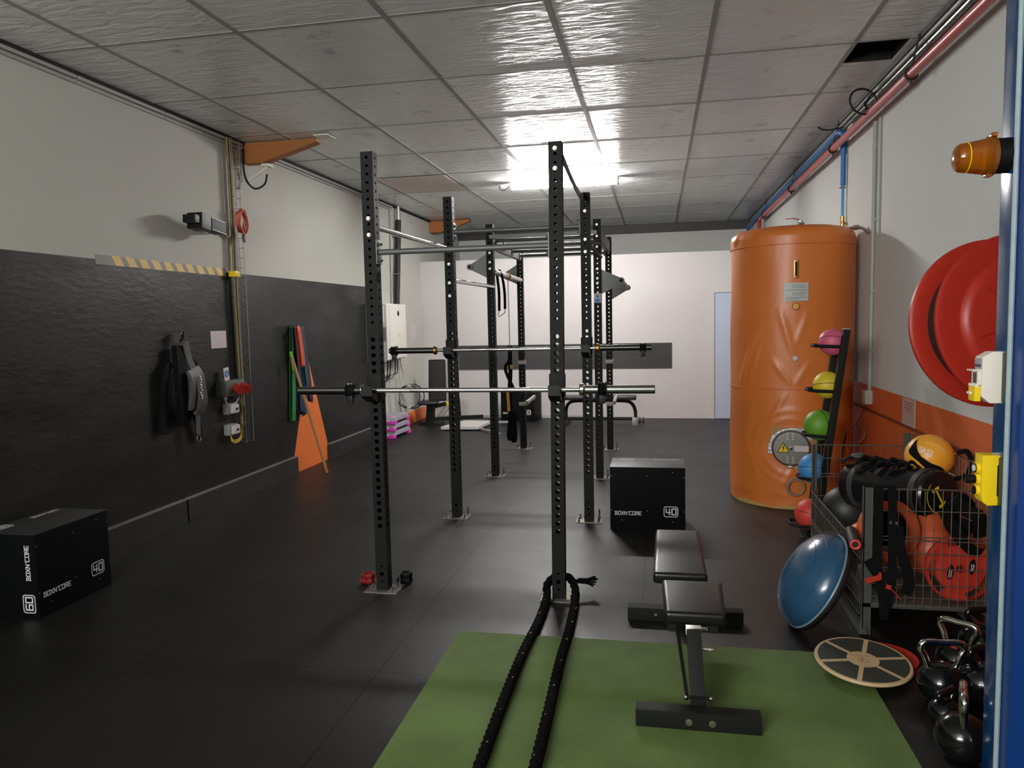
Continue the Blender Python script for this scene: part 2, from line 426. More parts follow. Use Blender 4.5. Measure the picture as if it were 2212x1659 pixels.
def text(mb, s, f, u, v, h, w=0.2, gap=0.35):
    # f maps face coordinates (u, v) to a point; h is the letter height
    k = h/1.5
    for ch in s:
        if ch == ' ': u += 0.8*k; continue
        segs = [[(u+x*k, v+y*k) for x, y in pl] for pl in GL[ch]]
        strokes(mb, f, segs, w*k)
        u += (1+gap if ch != "'" else 0.75)*k
def face(o, U, Vv, off=0.0012):
    o, U, Vv = Vector(o), Vector(U), Vector(Vv); n = U.cross(Vv).normalized()*off
    return lambda u, v: o+U*u+Vv*v+n

# ------------------------------------------------------------------ the room
XL, XR, YB, YW, ZC = -4.155, 1.80, 15.7, 12.93, 3.59
YF = -4.0
o = MB().b2((XL-0.2, YF, -0.1), (XR+0.4, YB+0.2, 0)).build('floor', M_floor, smooth=False); struct(o)
# ceiling boards, with one board missing on the right (an open hatch)
mb = MB()
hx0, hx1, hy0, hy1 = 1.375, 1.715, 5.72, 6.19
for (x0, x1, y0, y1) in ((XL-0.2, hx0, YF, YB+0.2), (hx1, XR+0.2, YF, YB+0.2), (hx0, hx1, YF, hy0), (hx0, hx1, hy1, YB+0.2)):
    mb.quad((x0, y0, ZC), (x0, y1, ZC), (x1, y1, ZC), (x1, y0, ZC))
ce = mb.build('ceiling', M_ceil, smooth=False, fix=False); struct(ce)
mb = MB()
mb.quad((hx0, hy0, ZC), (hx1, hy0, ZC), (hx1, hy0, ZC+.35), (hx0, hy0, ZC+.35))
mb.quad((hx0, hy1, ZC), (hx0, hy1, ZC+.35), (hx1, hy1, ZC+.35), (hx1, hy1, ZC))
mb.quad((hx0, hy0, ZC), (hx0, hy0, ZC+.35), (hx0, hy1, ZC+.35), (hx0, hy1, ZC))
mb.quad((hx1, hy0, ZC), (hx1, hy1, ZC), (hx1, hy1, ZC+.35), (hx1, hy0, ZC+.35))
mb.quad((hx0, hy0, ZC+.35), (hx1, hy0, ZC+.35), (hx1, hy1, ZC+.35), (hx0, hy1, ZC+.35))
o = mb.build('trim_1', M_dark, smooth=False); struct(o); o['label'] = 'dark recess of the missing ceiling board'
# grid of grey T-bars under the boards
mb = MB()
for k in range(0, 6): mb.b2((-3.62+0.995*k-.017, YF, ZC-.0045), (-3.62+0.995*k+.017, YB, ZC+.002))
for k in range(-7, 10):
    y = 4.53+1.21*k
    mb.b2((XL, y-.013, ZC-.003), (XR, y+.013, ZC+.002))
o = mb.build('trim_2', mat('grey_ceiling_bars', (150, 150, 147), 0.5, metal=0.0, var=0.05), smooth=False); struct(o)
o['label'] = 'grey metal bars between the ceiling boards'
# plain brownish boards on the left of the ceiling
o = MB().b2((-3.55, 9.40, ZC-.012), (-2.66, 10.5, ZC-.007)).build('trim_3', M_brown_panel, smooth=False); struct(o)
# walls
mb = MB()
mb.b2((XL-.15, YF, 2.25), (XL, YB+.2, ZC+.3)); mb.b2((XL-.15, 10.62, 0), (XL, YB+.2, 2.25)); 
n0 = len(mb.bm.faces)
mb.b2((XL-.15, YF, 0), (XL, 10.62, 2.25))
mb.bm.faces.ensure_lookup_table()
for f in mb.bm.faces[n0:]: f.material_index = 1
struct(mb.build('wall_left', [M_grey, M_black_wall], smooth=False))
mb = MB()
mb.b2((XR, YF, 1.09), (XR+.15, YB+.2, ZC+.3))
n0 = len(mb.bm.faces)
mb.b2((XR, YF, 0), (XR+.15, YB+.2, 1.09))
mb.bm.faces.ensure_lookup_table()
for f in mb.bm.faces[n0:]: f.material_index = 1
struct(mb.build('wall_right', [M_grey2, M_orange_wall], smooth=False))
struct(MB().b2((XL, YB, 0), (XR, YB+.15, ZC)).build('wall_back', M_grey2, smooth=False))
o = MB().b2((XL, YW, 0), (XR, YW+.1, 2.79)).build('wall_partition', M_white_wall, smooth=False); struct(o)
o['label'] = 'white partition wall across the back, open above'
struct(MB().b2((XL, YW-.012, 0), (-1.2, YW, .05)).build('baseboard_back', M_grey_conduit, smooth=False))
struct(MB().b2((XR-.014, 2.9, .868), (XR, YW, .886)).build('trim_4', mat('dark_orange_rail', (120, 52, 26), 0.6), smooth=False))
# dark beam where the ceiling meets the back wall, dark gaps along the side walls
struct(MB().b2((XL, YB-.12, ZC-.16), (XR, YB, ZC)).build('trim_5', mat('dark_grey_beam', (64, 64, 62), 0.6), smooth=False))
struct(MB().b2((XL, YF, ZC-.03), (XL+.035, YB-.12, ZC)).build('trim_6', M_dark, smooth=False))
struct(MB().b2((XR-.05, YF, ZC-.03), (XR, YB-.12, ZC)).build('trim_7', mat('dark_grey_edge', (70, 72, 68), 0.6), smooth=False))
# skirting of the left wall: thick black boards, paler top edge
def skirting(y0, y1):
    mb = MB(); mb.b2((XL, y0, 0), (XL+.045, y1, .192))
    n0 = len(mb.bm.faces); mb.b2((XL, y0, .192), (XL+.045, y1, .200)); mb.bm.faces.ensure_lookup_table()
    for f in mb.bm.faces[n0:]: f.material_index = 1
    return struct(mb.build('baseboard_left', [M_skirt, M_skirt_top], smooth=False))
for y0, y1 in ((YF, 3.2), (3.206, 5.86), (5.89, 7.965), (8.84, 10.62)): skirting(y0, y1)
# painted spike on the left wall
mb = MB(); mb.prism([(7.975, 0), (8.84, 0), (8.845, .22), (8.40, 1.325), (7.965, .20)], (XL, 0, 0), (0, 1, 0), (0, 0, 1), .006)
o = mb.build('trim_8', M_orange_flat, smooth=False); struct(o); o['label'] = 'orange pointed shape on the black left wall'
# back door in the partition
dr = MB().b2((.93, YW-.02, .005), (1.72, YW+.01, 2.10)).build('door_1', mat('pale_blue_door', (176, 188, 206), 0.5), smooth=False); struct(dr)
mb = MB(); mb.b2((.87, YW-.035, 0), (.925, YW+.01, 2.15)); mb.b2((1.725, YW-.035, 0), (1.78, YW+.01, 2.15)); mb.b2((.9251, YW-.035, 2.105), (1.7249, YW+.01, 2.15))
fr = mb.build('door_frame', M_white_wall, dr, smooth=False)
# wide dark board on the partition
bd = MB()
bd.b2((-3.48, YW-.022, .865), (.226, YW, 1.068)); bd.b2((-3.48, YW-.022, 1.073), (.226, YW, 1.287))
o = bd.build('wall_board', M_strip, smooth=False)
tag(o, 'long dark grey board across the white back wall', 'board')
# blue gate column at the right, with reveal, seal strip and gate leaf
gx = 1.15
cl = MB().b2((gx, 2.775, 0), (gx+.30, 2.876, 3.4), bevel=.004).build('door_2', M_blue, smooth=True); struct(cl)
cl['label'] = 'blue steel column of the gate at the right edge'
mb = MB(); mb.tube([(gx+.004, 2.772, 0), (gx+.004, 2.772, 3.4)], .0085, 10)
sl = mb.build('seal_strip', mat('pale_rubber_seal', (150, 168, 172), 0.55, var=0.2, vscale=30), cl)
sl['label'] = 'pale grey rubber seal strip'
lf = MB().b2((gx+.012, 2.70, 0), (gx+1.4, 2.772, 3.4), bevel=.003).build('gate_leaf', M_blue_door, cl); lf['label'] = 'bright blue gate leaf'
# turf rug
o = MB().b2((-1.088, .9, 0), (.966, 3.882, .014), bevel=.003).build('turf_mat', M_turf)
tag(o, 'green artificial turf mat lying on the black rubber floor', 'mat')

# ------------------------------------------------------------------ ceiling lamp of the gym
lt = thing('ceiling_lamp', 'lit twin-tube fluorescent lamp under the ceiling behind the rig', 'lamp', (-1.22, 10.2, 3.5))
MB().b2((-1.97, 10.16, 3.562), (-.49, 10.24, 3.585), bevel=.004).build('lamp_housing', M_plastic_white, lt)
for y in (10.15, 10.25):
    MB().cyl((-1.94, y, 3.515), (-.52, y, 3.515), .020, n=12).build('fluorescent_tube', M_tube, lt)
for x in (-1.95, -.51):
    mb = MB(); mb.b2((x-.010, 10.125, 3.492), (x+.010, 10.275, 3.575), bevel=.003); mb.build('tube_holder', M_plastic_white, lt)
o = MB().tube(smooth_path([(-1.97, 10.2, 3.54), (-2.05, 10.22, 3.49), (-2.12, 10.3, 3.52), (-2.15, 10.4, 3.59)]), .006, 6).build('lamp_cable', M_plastic_black, lt)

# ------------------------------------------------------------------ training rig
PW = .078
def perforated(mb, cx, cy, z0, z1, holes, w=PW):
    # square tube whose four sides are punched: holes = [(z, r)]
    hs = sorted(holes); cells = []; z = z0
    for (hz, r) in hs:
        a, b = hz-.0235, hz+.0235
        if a > z+1e-4: cells.append((z, a, None))
        cells.append((max(a, z), b, (hz, r))); z = b
    if z < z1-1e-4: cells.append((z, z1, None))
    for ax in range(4):
        U = (V(1, 0, 0), V(0, 1, 0), V(-1, 0, 0), V(0, -1, 0))[ax]; Nn = V(U.y, -U.x, 0)
        o = V(cx, cy, 0)+Nn*(w/2); h = w/2
        for (a, b, hole) in cells:
            P = lambda u, zz: o+U*u+V(0, 0, zz)
            if hole is None: mb.quad(P(-h, a), P(h, a), P(h, b), P(-h, b)); continue
            hz, r = hole
            out = [(-h, a), (-h/3, a), (h/3, a), (h, a), (h, (2*a+b)/3), (h, (a+2*b)/3), (h, b), (h/3, b), (-h/3, b), (-h, b), (-h, (a+2*b)/3), (-h, (2*a+b)/3)]
            vo = [mb.bm.verts.new(P(*q)) for q in out]
            ang = [math.atan2(q[1]-hz, q[0]) for q in out]
            ci = [(r*math.cos(t), hz+r*math.sin(t)) for t in ang]
            vi = [mb.bm.verts.new(P(*q)) for q in ci]
            vb = [mb.bm.verts.new(v.co-Nn*.004) for v in vi]
            for i in range(12):
                j = (i+1) % 12
                mb.bm.faces.new((vo[i], vo[j], vi[j], vi[i])); mb.bm.faces.new((vi[i], vi[j], vb[j], vb[i]))
    t = w/2
    mb.quad((cx-t, cy-t, z1), (cx+t, cy-t, z1), (cx+t, cy+t, z1), (cx-t, cy+t, z1))
def holes_a(top):
    H = [(.065, .008), (.115, .0135), (.165, .007)]
    z = .43
    while z < 1.66: H.append((z, .0155)); z += .0495
    z = 1.725
    while z < top-.03: H.append((z, .0095)); z += .0505
    return H
def holes_b(top):
    H = [(.065, .008), (.115, .011)]
    z = .33
    while z < top-.03: H.append((z, .0108)); z += .0505
    return H
rig = thing('training_rig', 'black perforated steel training rig with eight posts bolted to the floor', 'rig', (-1.18, 7.1, 0))
LX = (-1.749, -1.747, -1.777, -1.774); RX = (-.607, -.582, -.622, -.618); PY = (4.48, 6.28, 8.02, 9.79)
TOP_L = (2.77, 2.775, 2.755, 2.60); TOP_R = (2.755, 2.75, 2.756, 2.756)
BOLT_L = ((2.365, 2.265), (2.32, 2.21, 2.05, 1.94), (2.70, 2.45, 2.35, 2.28), (2.52,))
BOLT_R = ((2.715, 2.60), (2.60, 2.37, 2.27), (2.70, 2.58, 2.47, 2.24, 2.14, 2.09), (2.70,))
def post(x, y, top, kind, bolts, tilt=0.0):
    mb = MB(); perforated(mb, x, y, .008, top, holes_a(top) if kind == 'a' else holes_b(top))
    p = mb.build('post', M_steel_black, rig, smooth=False, fix=False)
    b = MB().b2((x-.11, y-.085, 0), (x+.11, y+.085, .008), bevel=.002).build('base_plate', mat('scuffed_plate_steel', (128, 124, 118), 0.5, metal=0.6, var=0.2, vscale=30), p)
    for i, (sx, sy) in enumerate(((-1, -1), (1, -1), (-1, 1), (1, 1))):
        hh = .045 if (sx, sy) != (1, 1) else .085
        MB().cyl((x+sx*.082, y+sy*.06, .008), (x+sx*.082, y+sy*.06, hh), .006, n=8).cyl((x+sx*.082, y+sy*.06, .008), (x+sx*.082, y+sy*.06, .018), .012, n=6).build('anchor_bolt', M_chrome, p)
    for z in bolts:
        MB().cyl((x, y-PW/2, z), (x, y-PW/2-.004, z), .0135, n=16).cyl((x, y-PW/2-.004, z), (x, y-PW/2-.012, z), .012, n=6).build('bolt', mat('bolt_steel', (170, 168, 162), 0.45, metal=0.9), p)
    if tilt: p.rotation_euler.y = tilt
    return p
posts_l = [post(LX[i], PY[i], TOP_L[i], 'a' if i < 2 else 'b', BOLT_L[i]) for i in range(4)]
posts_r = [post(RX[i], PY[i], TOP_R[i], 'a' if i < 2 else 'b', BOLT_R[i], tilt=(.0085 if i == 0 else 0)) for i in range(4)]
# pull-up bars across
def cross_bar(x0, x1, y, z, r, m):
    b = MB().cyl((x0+PW/2, y, z), (x1-PW/2, y, z), r, n=16).build('pull_up_bar', m, rig)
    for x, s in ((x0+PW/2, 1), (x1-PW/2, -1)):
        mb = MB(); mb.b2((min(x, x+s*.008), y-.038, z-.075), (max(x, x+s*.008), y+.038, z+.075), bevel=.002)
        for dz in (-.05, .05):
            for dy in (-.02, .02): mb.cyl((x, y+dy, z+dz), (x+s*.022, y+dy, z+dz), .009, n=6)
        mb.build('bar_flange', M_steel_grey, b)
    return b
cross_bar(LX[0], RX[0]+.019, PY[0], 2.16, .018, M_steel_grey)
cross_bar(LX[1], RX[1], PY[1], 2.482, .020, M_steel_grey)
def side_bar(x, y0, y1, z0, z1, r, m, name='side_bar'):
    return MB().cyl((x, y0+PW/2, z0), (x, y1-PW/2, z1), r, n=14).build(name, m, rig)
side_bar(LX[0], PY[0], PY[1], 2.325, 2.34, .020, M_chrome)
side_bar(LX[1], PY[1], PY[2], 2.075, 2.085, .021, M_chrome)
side_bar(LX[2]+.01, PY[2], PY[3], 2.255, 2.24, .030, M_zinc)
side_bar(RX[1], PY[1], PY[2], 2.36, 2.36, .017, M_steel_black)
# top beams of the rear bay and the monkey bars between them
MB().b2((LX[2]-.03, PY[2]+PW/2, 2.50), (LX[2]+.03, PY[3]-PW/2, 2.60), bevel=.004).build('top_beam', M_steel_grey, rig)
MB().b2((RX[2]-.03, PY[2]+PW/2, 2.56), (RX[2]+.03, PY[3]-PW/2, 2.68), bevel=.004).build('top_beam', M_steel_grey, rig)
for y, z in ((8.20, 2.60), (8.62, 2.575), (9.12, 2.56), (9.62, 2.55)):
    mb = MB(); mb.cyl((LX[2]+.03, y, z), (RX[2]-.03, y, z), .020, n=12)
    for x, s in ((LX[2]+.03, 1), (RX[2]-.03, -1)): mb.b2((min(x, x+s*.01), y-.045, z-.045), (max(x, x+s*.01), y+.045, z+.045), bevel=.002)
    mb.build('monkey_bar', M_steel_grey, rig)
MB().b2((LX[2], 7.97, 2.60), (RX[2], 8.01, 2.64)).build('monkey_bar', M_steel_grey, rig)
MB().beam((RX[1]+.02, PY[1]+.05, 2.36), (RX[2]+.02, PY[2]-.05, 2.50), .03, .03).build('diagonal_brace', M_steel_black, rig)
# triangular outrigger plates with the outer bars
def outrigger(px, py, s, zt, zb, ax, az, hole=True):
    w = PW/2
    x0 = px+s*w
    mb = MB()
    poly = [(x0, zt), (x0, zb), (ax-s*.01, az-.032), (ax+s*.022, az-.022), (ax+s*.032, az), (ax+s*.022, az+.022), (ax-s*.01, az+.032)]
    if s > 0: poly = poly[::-1]
    mb.prism(poly, (0, py-.006, 0), (1, 0, 0), (0, 0, 1), -.010)
    p = mb.build('outrigger_plate', M_steel_grey, rig, smooth=False)
    m2 = MB(); m2.cyl((ax, py-.030, az), (ax, py+.020, az), .034, n=18); m2.build('bar_socket', M_steel_grey, p)
    m3 = MB(); m3.cyl((ax, py-.034, az), (ax, py-.029, az), .018, n=14); m3.build('socket_hole', M_dark, p)
    return p
outrigger(LX[2], PY[2], -1, 2.445, 2.185, -2.005, 2.307)
outrigger(LX[3], PY[3], -1, 2.45, 2.19, -2.005, 2.307)
outrigger(RX[2], PY[2], 1, 2.235, 1.975, -.374, 2.111)
outrigger(RX[3], PY[3], 1, 2.235, 1.96, -.374, 2.105)
MB().cyl((-2.005, PY[2], 2.307), (-2.005, PY[3], 2.307), .022, n=12).build('outer_bar', M_zinc, rig)
MB().cyl((-.374, PY[2], 2.111), (-.374, PY[3], 2.105), .022, n=12).build('outer_bar', M_steel_grey, rig)
o = MB().b2((RX[2]-.036, PY[2]-PW/2-.0035, 1.885), (RX[2]+.036, PY[2]-PW/2-.001, 1.985)).b2((RX[2]-.03, PY[2]-PW/2-.0048, 1.90), (RX[2]+.03, PY[2]-PW/2-.0035, 1.955)).build('label_plate', [M_paper], rig, smooth=False)
o['label'] = 'white sticker with blue print'
MB().b2((RX[2]-.028, PY[2]-PW/2-.006, 1.892), (RX[2]+.028, PY[2]-PW/2-.0047, 1.925)).cyl((RX[2], PY[2]-PW/2-.006, 1.952), (RX[2], PY[2]-PW/2-.0047, 1.952), .018, n=16).build('label_print', M_sticker_b, o, smooth=False)

# safety brackets low on the rear posts
def safety(x, y, s, z, arm):
    lab = {(-1, 0): 'pale steel safety bracket on the rear left post, above the arm', (-1, 1): 'pale steel safety arm low on the rear left post',
           (1, 0): 'pale steel safety bracket on the rear right post, upper one', (1, 1): 'pale steel safety arm low on the rear right post'}[(s, arm)]
    t = thing('safety_bracket', lab, 'bracket', (x, y, z), 'safety brackets on the rear posts')
    mb = MB(); mb.b2((x-.046, y-.05, z), (x+.046, y-.041, z+.05), bevel=.002); mb.b2((x+.041, y-.05, z), (x+.048, y+.04, z+.05)); mb.b2((x+.04, y-.06, z+.03), (x+.058, y-.04, z+.065)); mb.build('bracket_body', mat('dull_silver_steel', (150, 146, 140), 0.5, metal=0.4), t)
    if arm:
        mb = MB(); mb.beam((x+.05, y+.03, z+.03), (x+.05, y+.65, z+.05), .035, .045, bevel=.003); mb.build('safety_arm', mat('dull_silver_steel', (150, 146, 140), 0.5, metal=0.4), t)
for x, s in ((LX[3], -1), (RX[3], 1)):
    safety(x, PY[3], s, 1.135, 0); safety(x, PY[3], s, .585, 1)

# j-cups and barbells
BARS = ((4.362, 1.307, -2.226, -1.79, -.44, -.017), (6.165, 1.478, -2.281, -1.865, -.487, -.048))
def j_cup(x, y, z, label, tilt=0):
    # y: front face of the post, z: height of the bar axis
    t = thing('j_cup', label, 'bar hook', (x, y, z-.06), 'bar hooks on the rig')
    mb = MB()
    mb.b2((x-.046, y-.010, z-.055), (x+.046, y, z+.088), bevel=.002)
    for s in (-1, 1): mb.b2((x+s*.041-.004, y-.010, z-.055), (x+s*.041+.004, y+.07, z+.088), bevel=.001)
    mb.build('hook_bracket', M_steel_black, t)
    mb = MB()
    mb.prism([(y-.008, z-.055), (y-.008, z-.016), (y-.125, z-.016), (y-.130, z+.030), (y-.143, z+.030), (y-.143, z-.030), (y-.125, z-.045), (y-.05, z-.075)][::-1], (x-.034, 0, 0), (0, 1, 0), (0, 0, 1), .068)
    mb.build('hook_pad', M_plastic_black, t, smooth=False)
for i, (who) in enumerate((('front left', 'front right'), ('second left', 'second right'))):
    y = PY[i]-PW/2
    j_cup(LX[i], y, BARS[i][1], 'black bar hook on the %s post holding the barbell' % who[0])
    j_cup(RX[i]+(.012 if i == 0 else 0), y, BARS[i][1], 'black bar hook on the %s post holding the barbell' % who[1])
def barbell(y, z, xl, fl, fr_, xr, label, dark):
    t = thing('barbell', label, 'barbell', ((xl+xr)/2, y, z-.025), 'barbells on the rig')
    mb = MB(); mb.cyl((fl, y, z), (fr_, y, z), .0142, n=16); mb.build('shaft', M_chrome, t)
    for a, b in ((fl+.09, fl+.30), (fr_-.30, fr_-.09)): MB().cyl((a, y, z), (b, y, z), .0148, n=16).build('knurled_grip', M_zinc, t)
    for a, b, f, s in ((xl, fl, fl, -1), (xr, fr_, fr_, 1)):
        mb = MB(); mb.lathe([(0, 0), (.0225, 0), (.025, .003), (.025, abs(b-a)-.02), (.0255, abs(b-a))], (a, y, z), (-s, 0, 0), 20)
        sl = mb.build('sleeve', dark if s < 0 else (M_bar_mid if dark is M_bar_dark and y < 5 else M_bar_dark), t)
        mb = MB(); mb.lathe([(.015, -.012), (.030, -.012), (.037, -.006), (.037, .012), (.030, .020), (.025, .022)], (f, y, z), (s, 0, 0), 22)
        mb.build('sleeve_flange', M_chrome if y < 5 else M_brass, sl)
    return t
barbell(*[BARS[0][k] for k in (0, 1, 2, 3, 4, 5)], 'chrome barbell racked on the two front posts', M_bar_dark)
barbell(*[BARS[1][k] for k in (0, 1, 2, 3, 4, 5)], 'chrome barbell racked on the second pair of posts', M_bar_dark)
def bar_collar(x, y, z, label, r=.043, w=.05):
    t = thing('bar_collar', label, 'collar', (x, y, z-r), 'lock collars on the barbells')
    mb = MB(); mb.lathe([(.026, -w/2), (r, -w/2), (r+.003, -w/2+.006), (r-.006, -w/2+.014), (r+.003, 0), (r-.006, w/2-.014), (r+.003, w/2-.006), (r, w/2), (.026, w/2), (.026, -w/2)], (x, y, z), (1, 0, 0), 20); mb.build('collar_ring', M_plastic_black, t)
    mb = MB(); mb.box((x, y-.012, z-r-.012), (w*.7, .03, .05), None, .004); mb.build('collar_lever', M_plastic_black, t)
bar_collar(-1.875, 4.362, 1.307, 'black lock collar on the left sleeve of the front barbell')
bar_collar(-.318, 4.362, 1.307, 'black lock collar on the right sleeve of the front barbell')
bar_collar(-2.235, 6.165, 1.478, 'black lock collar at the left end of the second barbell', .041)
bar_collar(-.118, 6.165, 1.478, 'black lock collar at the right end of the second barbell', .036)
def floor_collar(x, y, m, label):
    t = thing('bar_collar', label, 'collar', (x, y, 0), 'plastic collars on the floor')
    mb = MB(); mb.lathe([(.027, .0), (.044, .0), (.047, .006), (.047, .015), (.044, .03), (.047, .045), (.047, .056), (.043, .062), (.027, .062), (.027, 0)], (x, y, .004), (0, 0, 1), 8); mb.build('collar_ring', m, t, smooth=False)
    mb = MB(); mb.box((x-.02, y-.05, .03), (.05, .012, .022), None, .003); mb.build('collar_lever', m, t)
floor_collar(-1.90, 4.585, mat('dark_red_plastic', (124, 18, 16), 0.45), 'red plastic bar collar standing left of the front left post')
floor_collar(-1.655, 4.63, M_plastic_black, 'black plastic bar collar standing right of the front left post')

# band from the front right post to the second right post
mb = MB(); mb.strap(smooth_path([(-.545, 4.50, 2.665), (-.552, 4.9, 2.645), (-.56, 5.4, 2.635), (-.575, 5.9, 2.66), (-.59, 6.26, 2.735)]), .05, (0, .1, 1), .006)
o = mb.build('resistance_band', M_rubber); tag(o, 'black rubber band slung between the tops of the front right and second right posts', 'band')
# black strap with carabiner on the rear side bar
t = thing('hanging_strap', 'short black strap with a steel carabiner hanging from the rear left bar', 'strap', (-1.76, 8.4, 1.78))
mb = MB(); mb.strap(smooth_path([(-1.765, 8.36, 1.83), (-1.766, 8.37, 2.05), (-1.785, 8.39, 2.22), (-1.768, 8.40, 2.292), (-1.735, 8.41, 2.22), (-1.712, 8.42, 2.05), (-1.712, 8.43, 1.85)]), .030, (1, .25, 0), .005); mb.build('webbing', M_cloth, t)
mb = MB(); mb.tube([(-1.765, 8.37, 1.83), (-1.785, 8.37, 1.79), (-1.77, 8.38, 1.765), (-1.71, 8.42, 1.81), (-1.712, 8.43, 1.85)], .005, 8); mb.build('carabiner', M_zinc, t)
# suspension trainer
t = thing('suspension_trainer', 'black and yellow suspension trainer hanging on a pale cord inside the rig', 'suspension trainer', (-1.76, 8.9, .25))
mb = MB(); mb.tube([(-1.765, 8.9, 2.24), (-1.762, 8.9, 1.9), (-1.76, 8.9, 1.40)], .006, 8); mb.build('cord', mat('pale_cord', (206, 190, 170), 0.8), t)
mb = MB(); mb.torus((-1.765, 8.9, 2.246), (0, 1, 0), .036, .008); mb.build('anchor_loop', mat('amber_webbing', (214, 160, 50), 0.7), t)
mb = MB(); mb.strap(smooth_path([(-1.76, 8.9, 1.42), (-1.77, 8.9, 1.24), (-1.82, 8.9, 1.16), (-1.80, 8.9, 1.06), (-1.745, 8.9, .94), (-1.70, 8.9, .83)]), .038, (1, .1, 0), .006)
mb.strap(smooth_path([(-1.765, 8.92, 1.42), (-1.762, 8.92, 1.1), (-1.775, 8.92, .9), (-1.775, 8.92, .55), (-1.80, 8.92, .33), (-1.785, 8.92, .27), (-1.765, 8.92, .36), (-1.768, 8.92, .6)]), .05, (1, .2, 0), .006)
mb.strap(smooth_path([(-1.77, 8.88, .75), (-1.765, 8.88, .5), (-1.745, 8.88, .30), (-1.725, 8.88, .25), (-1.715, 8.88, .34), (-1.73, 8.88, .62)]), .055, (1, .3, 0), .006)
mb.build('webbing', M_cloth, t)
mb = MB(); mb.strap([(-1.79, 8.86, .86), (-1.785, 8.86, .76), (-1.78, 8.86, .62)], .034, (1, .2, 0), .008); mb.build('yellow_strap', mat('amber_webbing', (214, 160, 50), 0.7), t)
mb = MB(); mb.box((-1.735, 8.87, 1.16), (.035, .01, .05)); mb.build('yellow_tag', mat('amber_webbing', (214, 160, 50), 0.7), t)

# battle rope round the front right post
def rope(mb, pts, R, k=14, turns=9.0):
    # three-strand laid rope: trefoil section twisting along the path
    raw = smooth_path(pts, k); pts = [raw[0]]; acc = 0.0
    for a_, b_ in zip(raw[:-1], raw[1:]):
        L_ = (b_-a_).length; q_ = 0.0045-acc
        while q_ <= L_: pts.append(a_.lerp(b_, q_/L_)); q_ += 0.0045
        acc = L_-(q_-0.0045)
    m = len(pts); n = 18; s = 0; rings = []; x = None
    for i in range(m):
        tg = (pts[min(i+1, m-1)]-pts[max(i-1, 0)]).normalized()
        if x is None: x, y = mb.frame(tg)
        x = (x-tg*x.dot(tg)).normalized(); y = tg.cross(x)
        if i: s += (pts[i]-pts[i-1]).length
        a = s*2*PI*turns/1.0
        rings.append([mb.bm.verts.new(pts[i]+x*(rr*math.cos(q))+y*(rr*math.sin(q))) for q, rr in
                      [(2*PI*j/n, R*(1.0-.20*(0.5-0.5*math.cos(3*(2*PI*j/n)+3*a)))) for j in range(n)]])
    for i in range(m-1): mb.skin(rings[i], rings[i+1])
    mb.bm.faces.new(rings[0][::-1]); mb.bm.faces.new(rings[-1])
t = thing('battle_rope', 'thick black battle rope looped round the front right post', 'rope', (-.57, 3.0, 0))
mb = MB()
rope(mb, [(-.66, .95, .028), (-.668, 2.0, .040), (-.672, 2.6, .040), (-.680, 3.1, .040), (-.680, 3.6, .040), (-.668, 4.05, .028), (-.672, 4.38, .035), (-.684, 4.48, .075), (-.65, 4.545, .105), (-.60, 4.56, .11), (-.55, 4.545, .105), (-.515, 4.49, .075), (-.497, 4.38, .033), (-.484, 3.9, .028), (-.482, 3.55, .040), (-.470, 3.06, .040), (-.462, 2.6, .040), (-.455, 2.0, .040), (-.45, .95, .028)], .0265, 22, 7.5)
mb.build('rope_strand', M_rope, t, ang=1.2)
random.seed(3)
mb = MB()
for k in range(9):
    a = V(-.525+.004*k, 4.53+.003*k, .085+.002*k)
    mb.tube(smooth_path([a, a+V(.05, .01, random.uniform(-.01, .012)), a+V(.10+random.uniform(0, .03), .02, random.uniform(-.035, .02))], 4), .006, 5)
mb.build('frayed_end', M_rope, t)
mb = MB()
for (x, ys) in ((-.672, (1.6, 1.95, 2.22, 2.5, 2.75, 3.0, 3.3, 3.55, 3.8, 4.1, 4.3)), (-.472, (1.7, 2.1, 2.4, 2.7, 3.0, 3.25, 3.5, 3.75, 4.0, 4.2))):
    for y in ys:
        z = (.040 if y < 3.9 else .030)+.0245
        mb.beam((x-.003, y-.008, z-.002), (x+.003, y+.008, z-.002), .003, .002)
mb.build('tracer_thread', mat('pale_yellow_thread', (190, 160, 90), 0.7), t)

